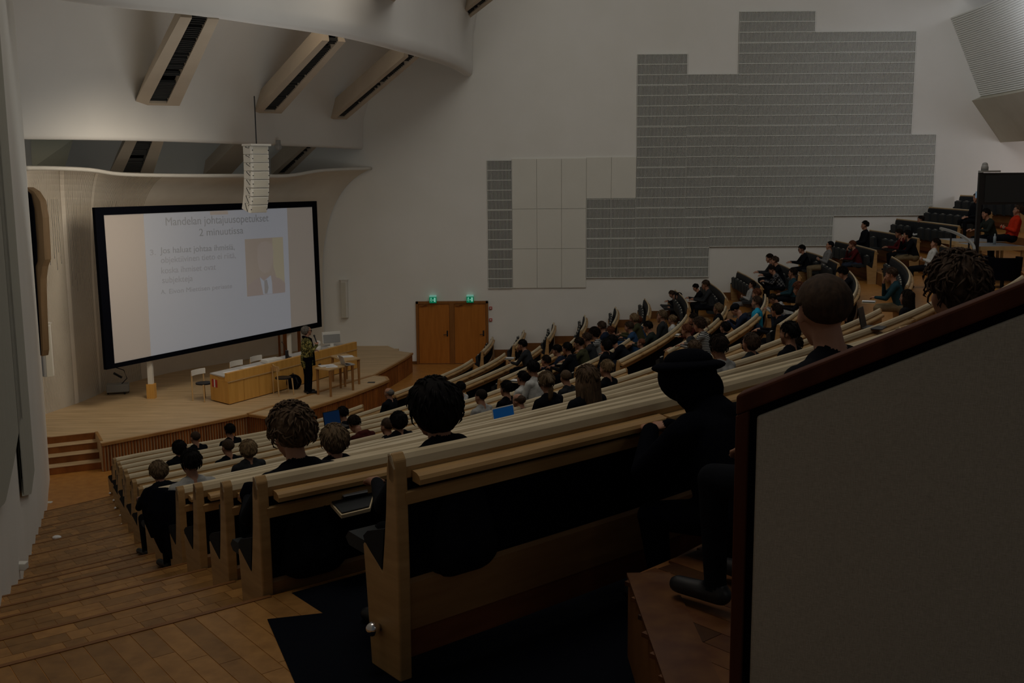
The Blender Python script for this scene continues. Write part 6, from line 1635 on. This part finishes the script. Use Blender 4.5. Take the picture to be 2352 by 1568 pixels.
# tub chair and bag under the table
c = aty(2302, 640, 22.9); tch = empty('tub_chair', (c.x, c.y, fz), label='round black tub chair with wooden slats below the podium table', cat='chair')
mb = MB(); n = 24; vs_ = []
for i in range(n + 1):
    a = lerp(math.radians(-200), math.radians(20), i / n)
    for (r_, z) in ((.36, .18), (.38, .66), (.33, .66), (.31, .18)): vs_.append((c.x + r_ * math.cos(a), c.y + r_ * math.sin(a), fz + z * (1 - .45 * abs(math.sin(a * .5 + .8)) * 0)))
mb.add(vs_, [(i * 4 + j, i * 4 + (j + 1) % 4, i * 4 + 4 + (j + 1) % 4, i * 4 + 4 + j) for i in range(n) for j in range(4)]); mb.build('shell', MT['blackm'], tch)
mb = MB(); mb.tube([(c.x, c.y, fz + .18), (c.x, c.y, fz + .40)], .30, 20); mb.build('seat', MT['pad'], tch)
mb = MB(); mb.tube([(c.x, c.y, fz), (c.x, c.y, fz + .18)], .04, 10); mb.build('pedestal', MT['black'], tch)
# podium people
def podium_person(px, py, Y, pose, style, hc, top, legs, ang, lab, z=None):
    body, hd, hy, hp = POSES[pose]; q = aty(px, py, Y); o = link('person', body, None, (q.x, q.y, q.z - hd.z), ang, label=lab, cat='person')
    off = Matrix.Rotation(ang, 3, 'Z') @ Vector((hd.x, hd.y, 0)); o.location = Vector((q.x, q.y, q.z - hd.z)) - off
    for i, m in enumerate((SKIN[0], clothmat(top), clothmat(legs), MT['black'])): o.material_slots[i].link = 'OBJECT'; o.material_slots[i].material = m
    for nm, me, m in (('hair', hair_for(style, 1), hairmat(hc)), ('face_features', FACE_M, None)):
        c = link(nm, me, o); c.matrix_parent_inverse = Matrix.Identity(4); c.location = hd; c.rotation_euler = (-hp, 0, hy)
        if m: c.material_slots[0].link = 'OBJECT'; c.material_slots[0].material = m
    return o
podium_person(2338, 484, 24.9, 'back', 'short', 'brown', 'red', 'black', math.radians(80), 'person in bright red sweater leaning back at the podium table')
podium_person(2264, 492, 28.0, 'desk', 'short', 'black', 'green', 'black', math.radians(95), 'black-haired person in dark green behind the podium tables')
podium_person(2243, 455, 30.5, 'up', 'short', 'dark', 'black', 'black', math.radians(100), 'person holding up a phone beside the black display post')
q = aty(2244, 447, 29.9); mb = MB(); mb.box((q.x - .045, q.y - .005, q.z - .09), (q.x + .045, q.y + .005, q.z + .09)); mb.build('phone', emat('phone_screen', (.25, .55, .8), .12), None, label='lit phone held up beside the black display post', cat='phone', bevel=.004)
c = aty(2256, 612, 24.0)
q = aty(2286, 530, 24.3); mb = MB(); mb.tube([(q.x, 24.3, aty(2250, 566, 23.6).z), (q.x, 24.3, aty(2250, 566, 23.6).z + .17), (q.x, 24.3, aty(2250, 566, 23.6).z + .20), (q.x, 24.3, aty(2250, 566, 23.6).z + .24)], [.032, .032, .014, .014], 12); mb.build('water_bottle', MT['glass'], None, label='clear water bottle on the nearer podium table', cat='bottle', smooth=True)
q = aty(1392, 800, 20.0); k_ = 6; p = atz(1392, 812, zrail(6) - .10); mb = MB(); mb.tube([(p.x, p.y, p.z), (p.x, p.y, p.z + .16), (p.x, p.y, p.z + .20), (p.x, p.y, p.z + .24)], [.034, .034, .014, .014], 12); mb.build('water_bottle', MT['glass'], None, label='clear water bottle on a folded board in the middle block', cat='bottle', smooth=True)
bpy.context.view_layer.update()
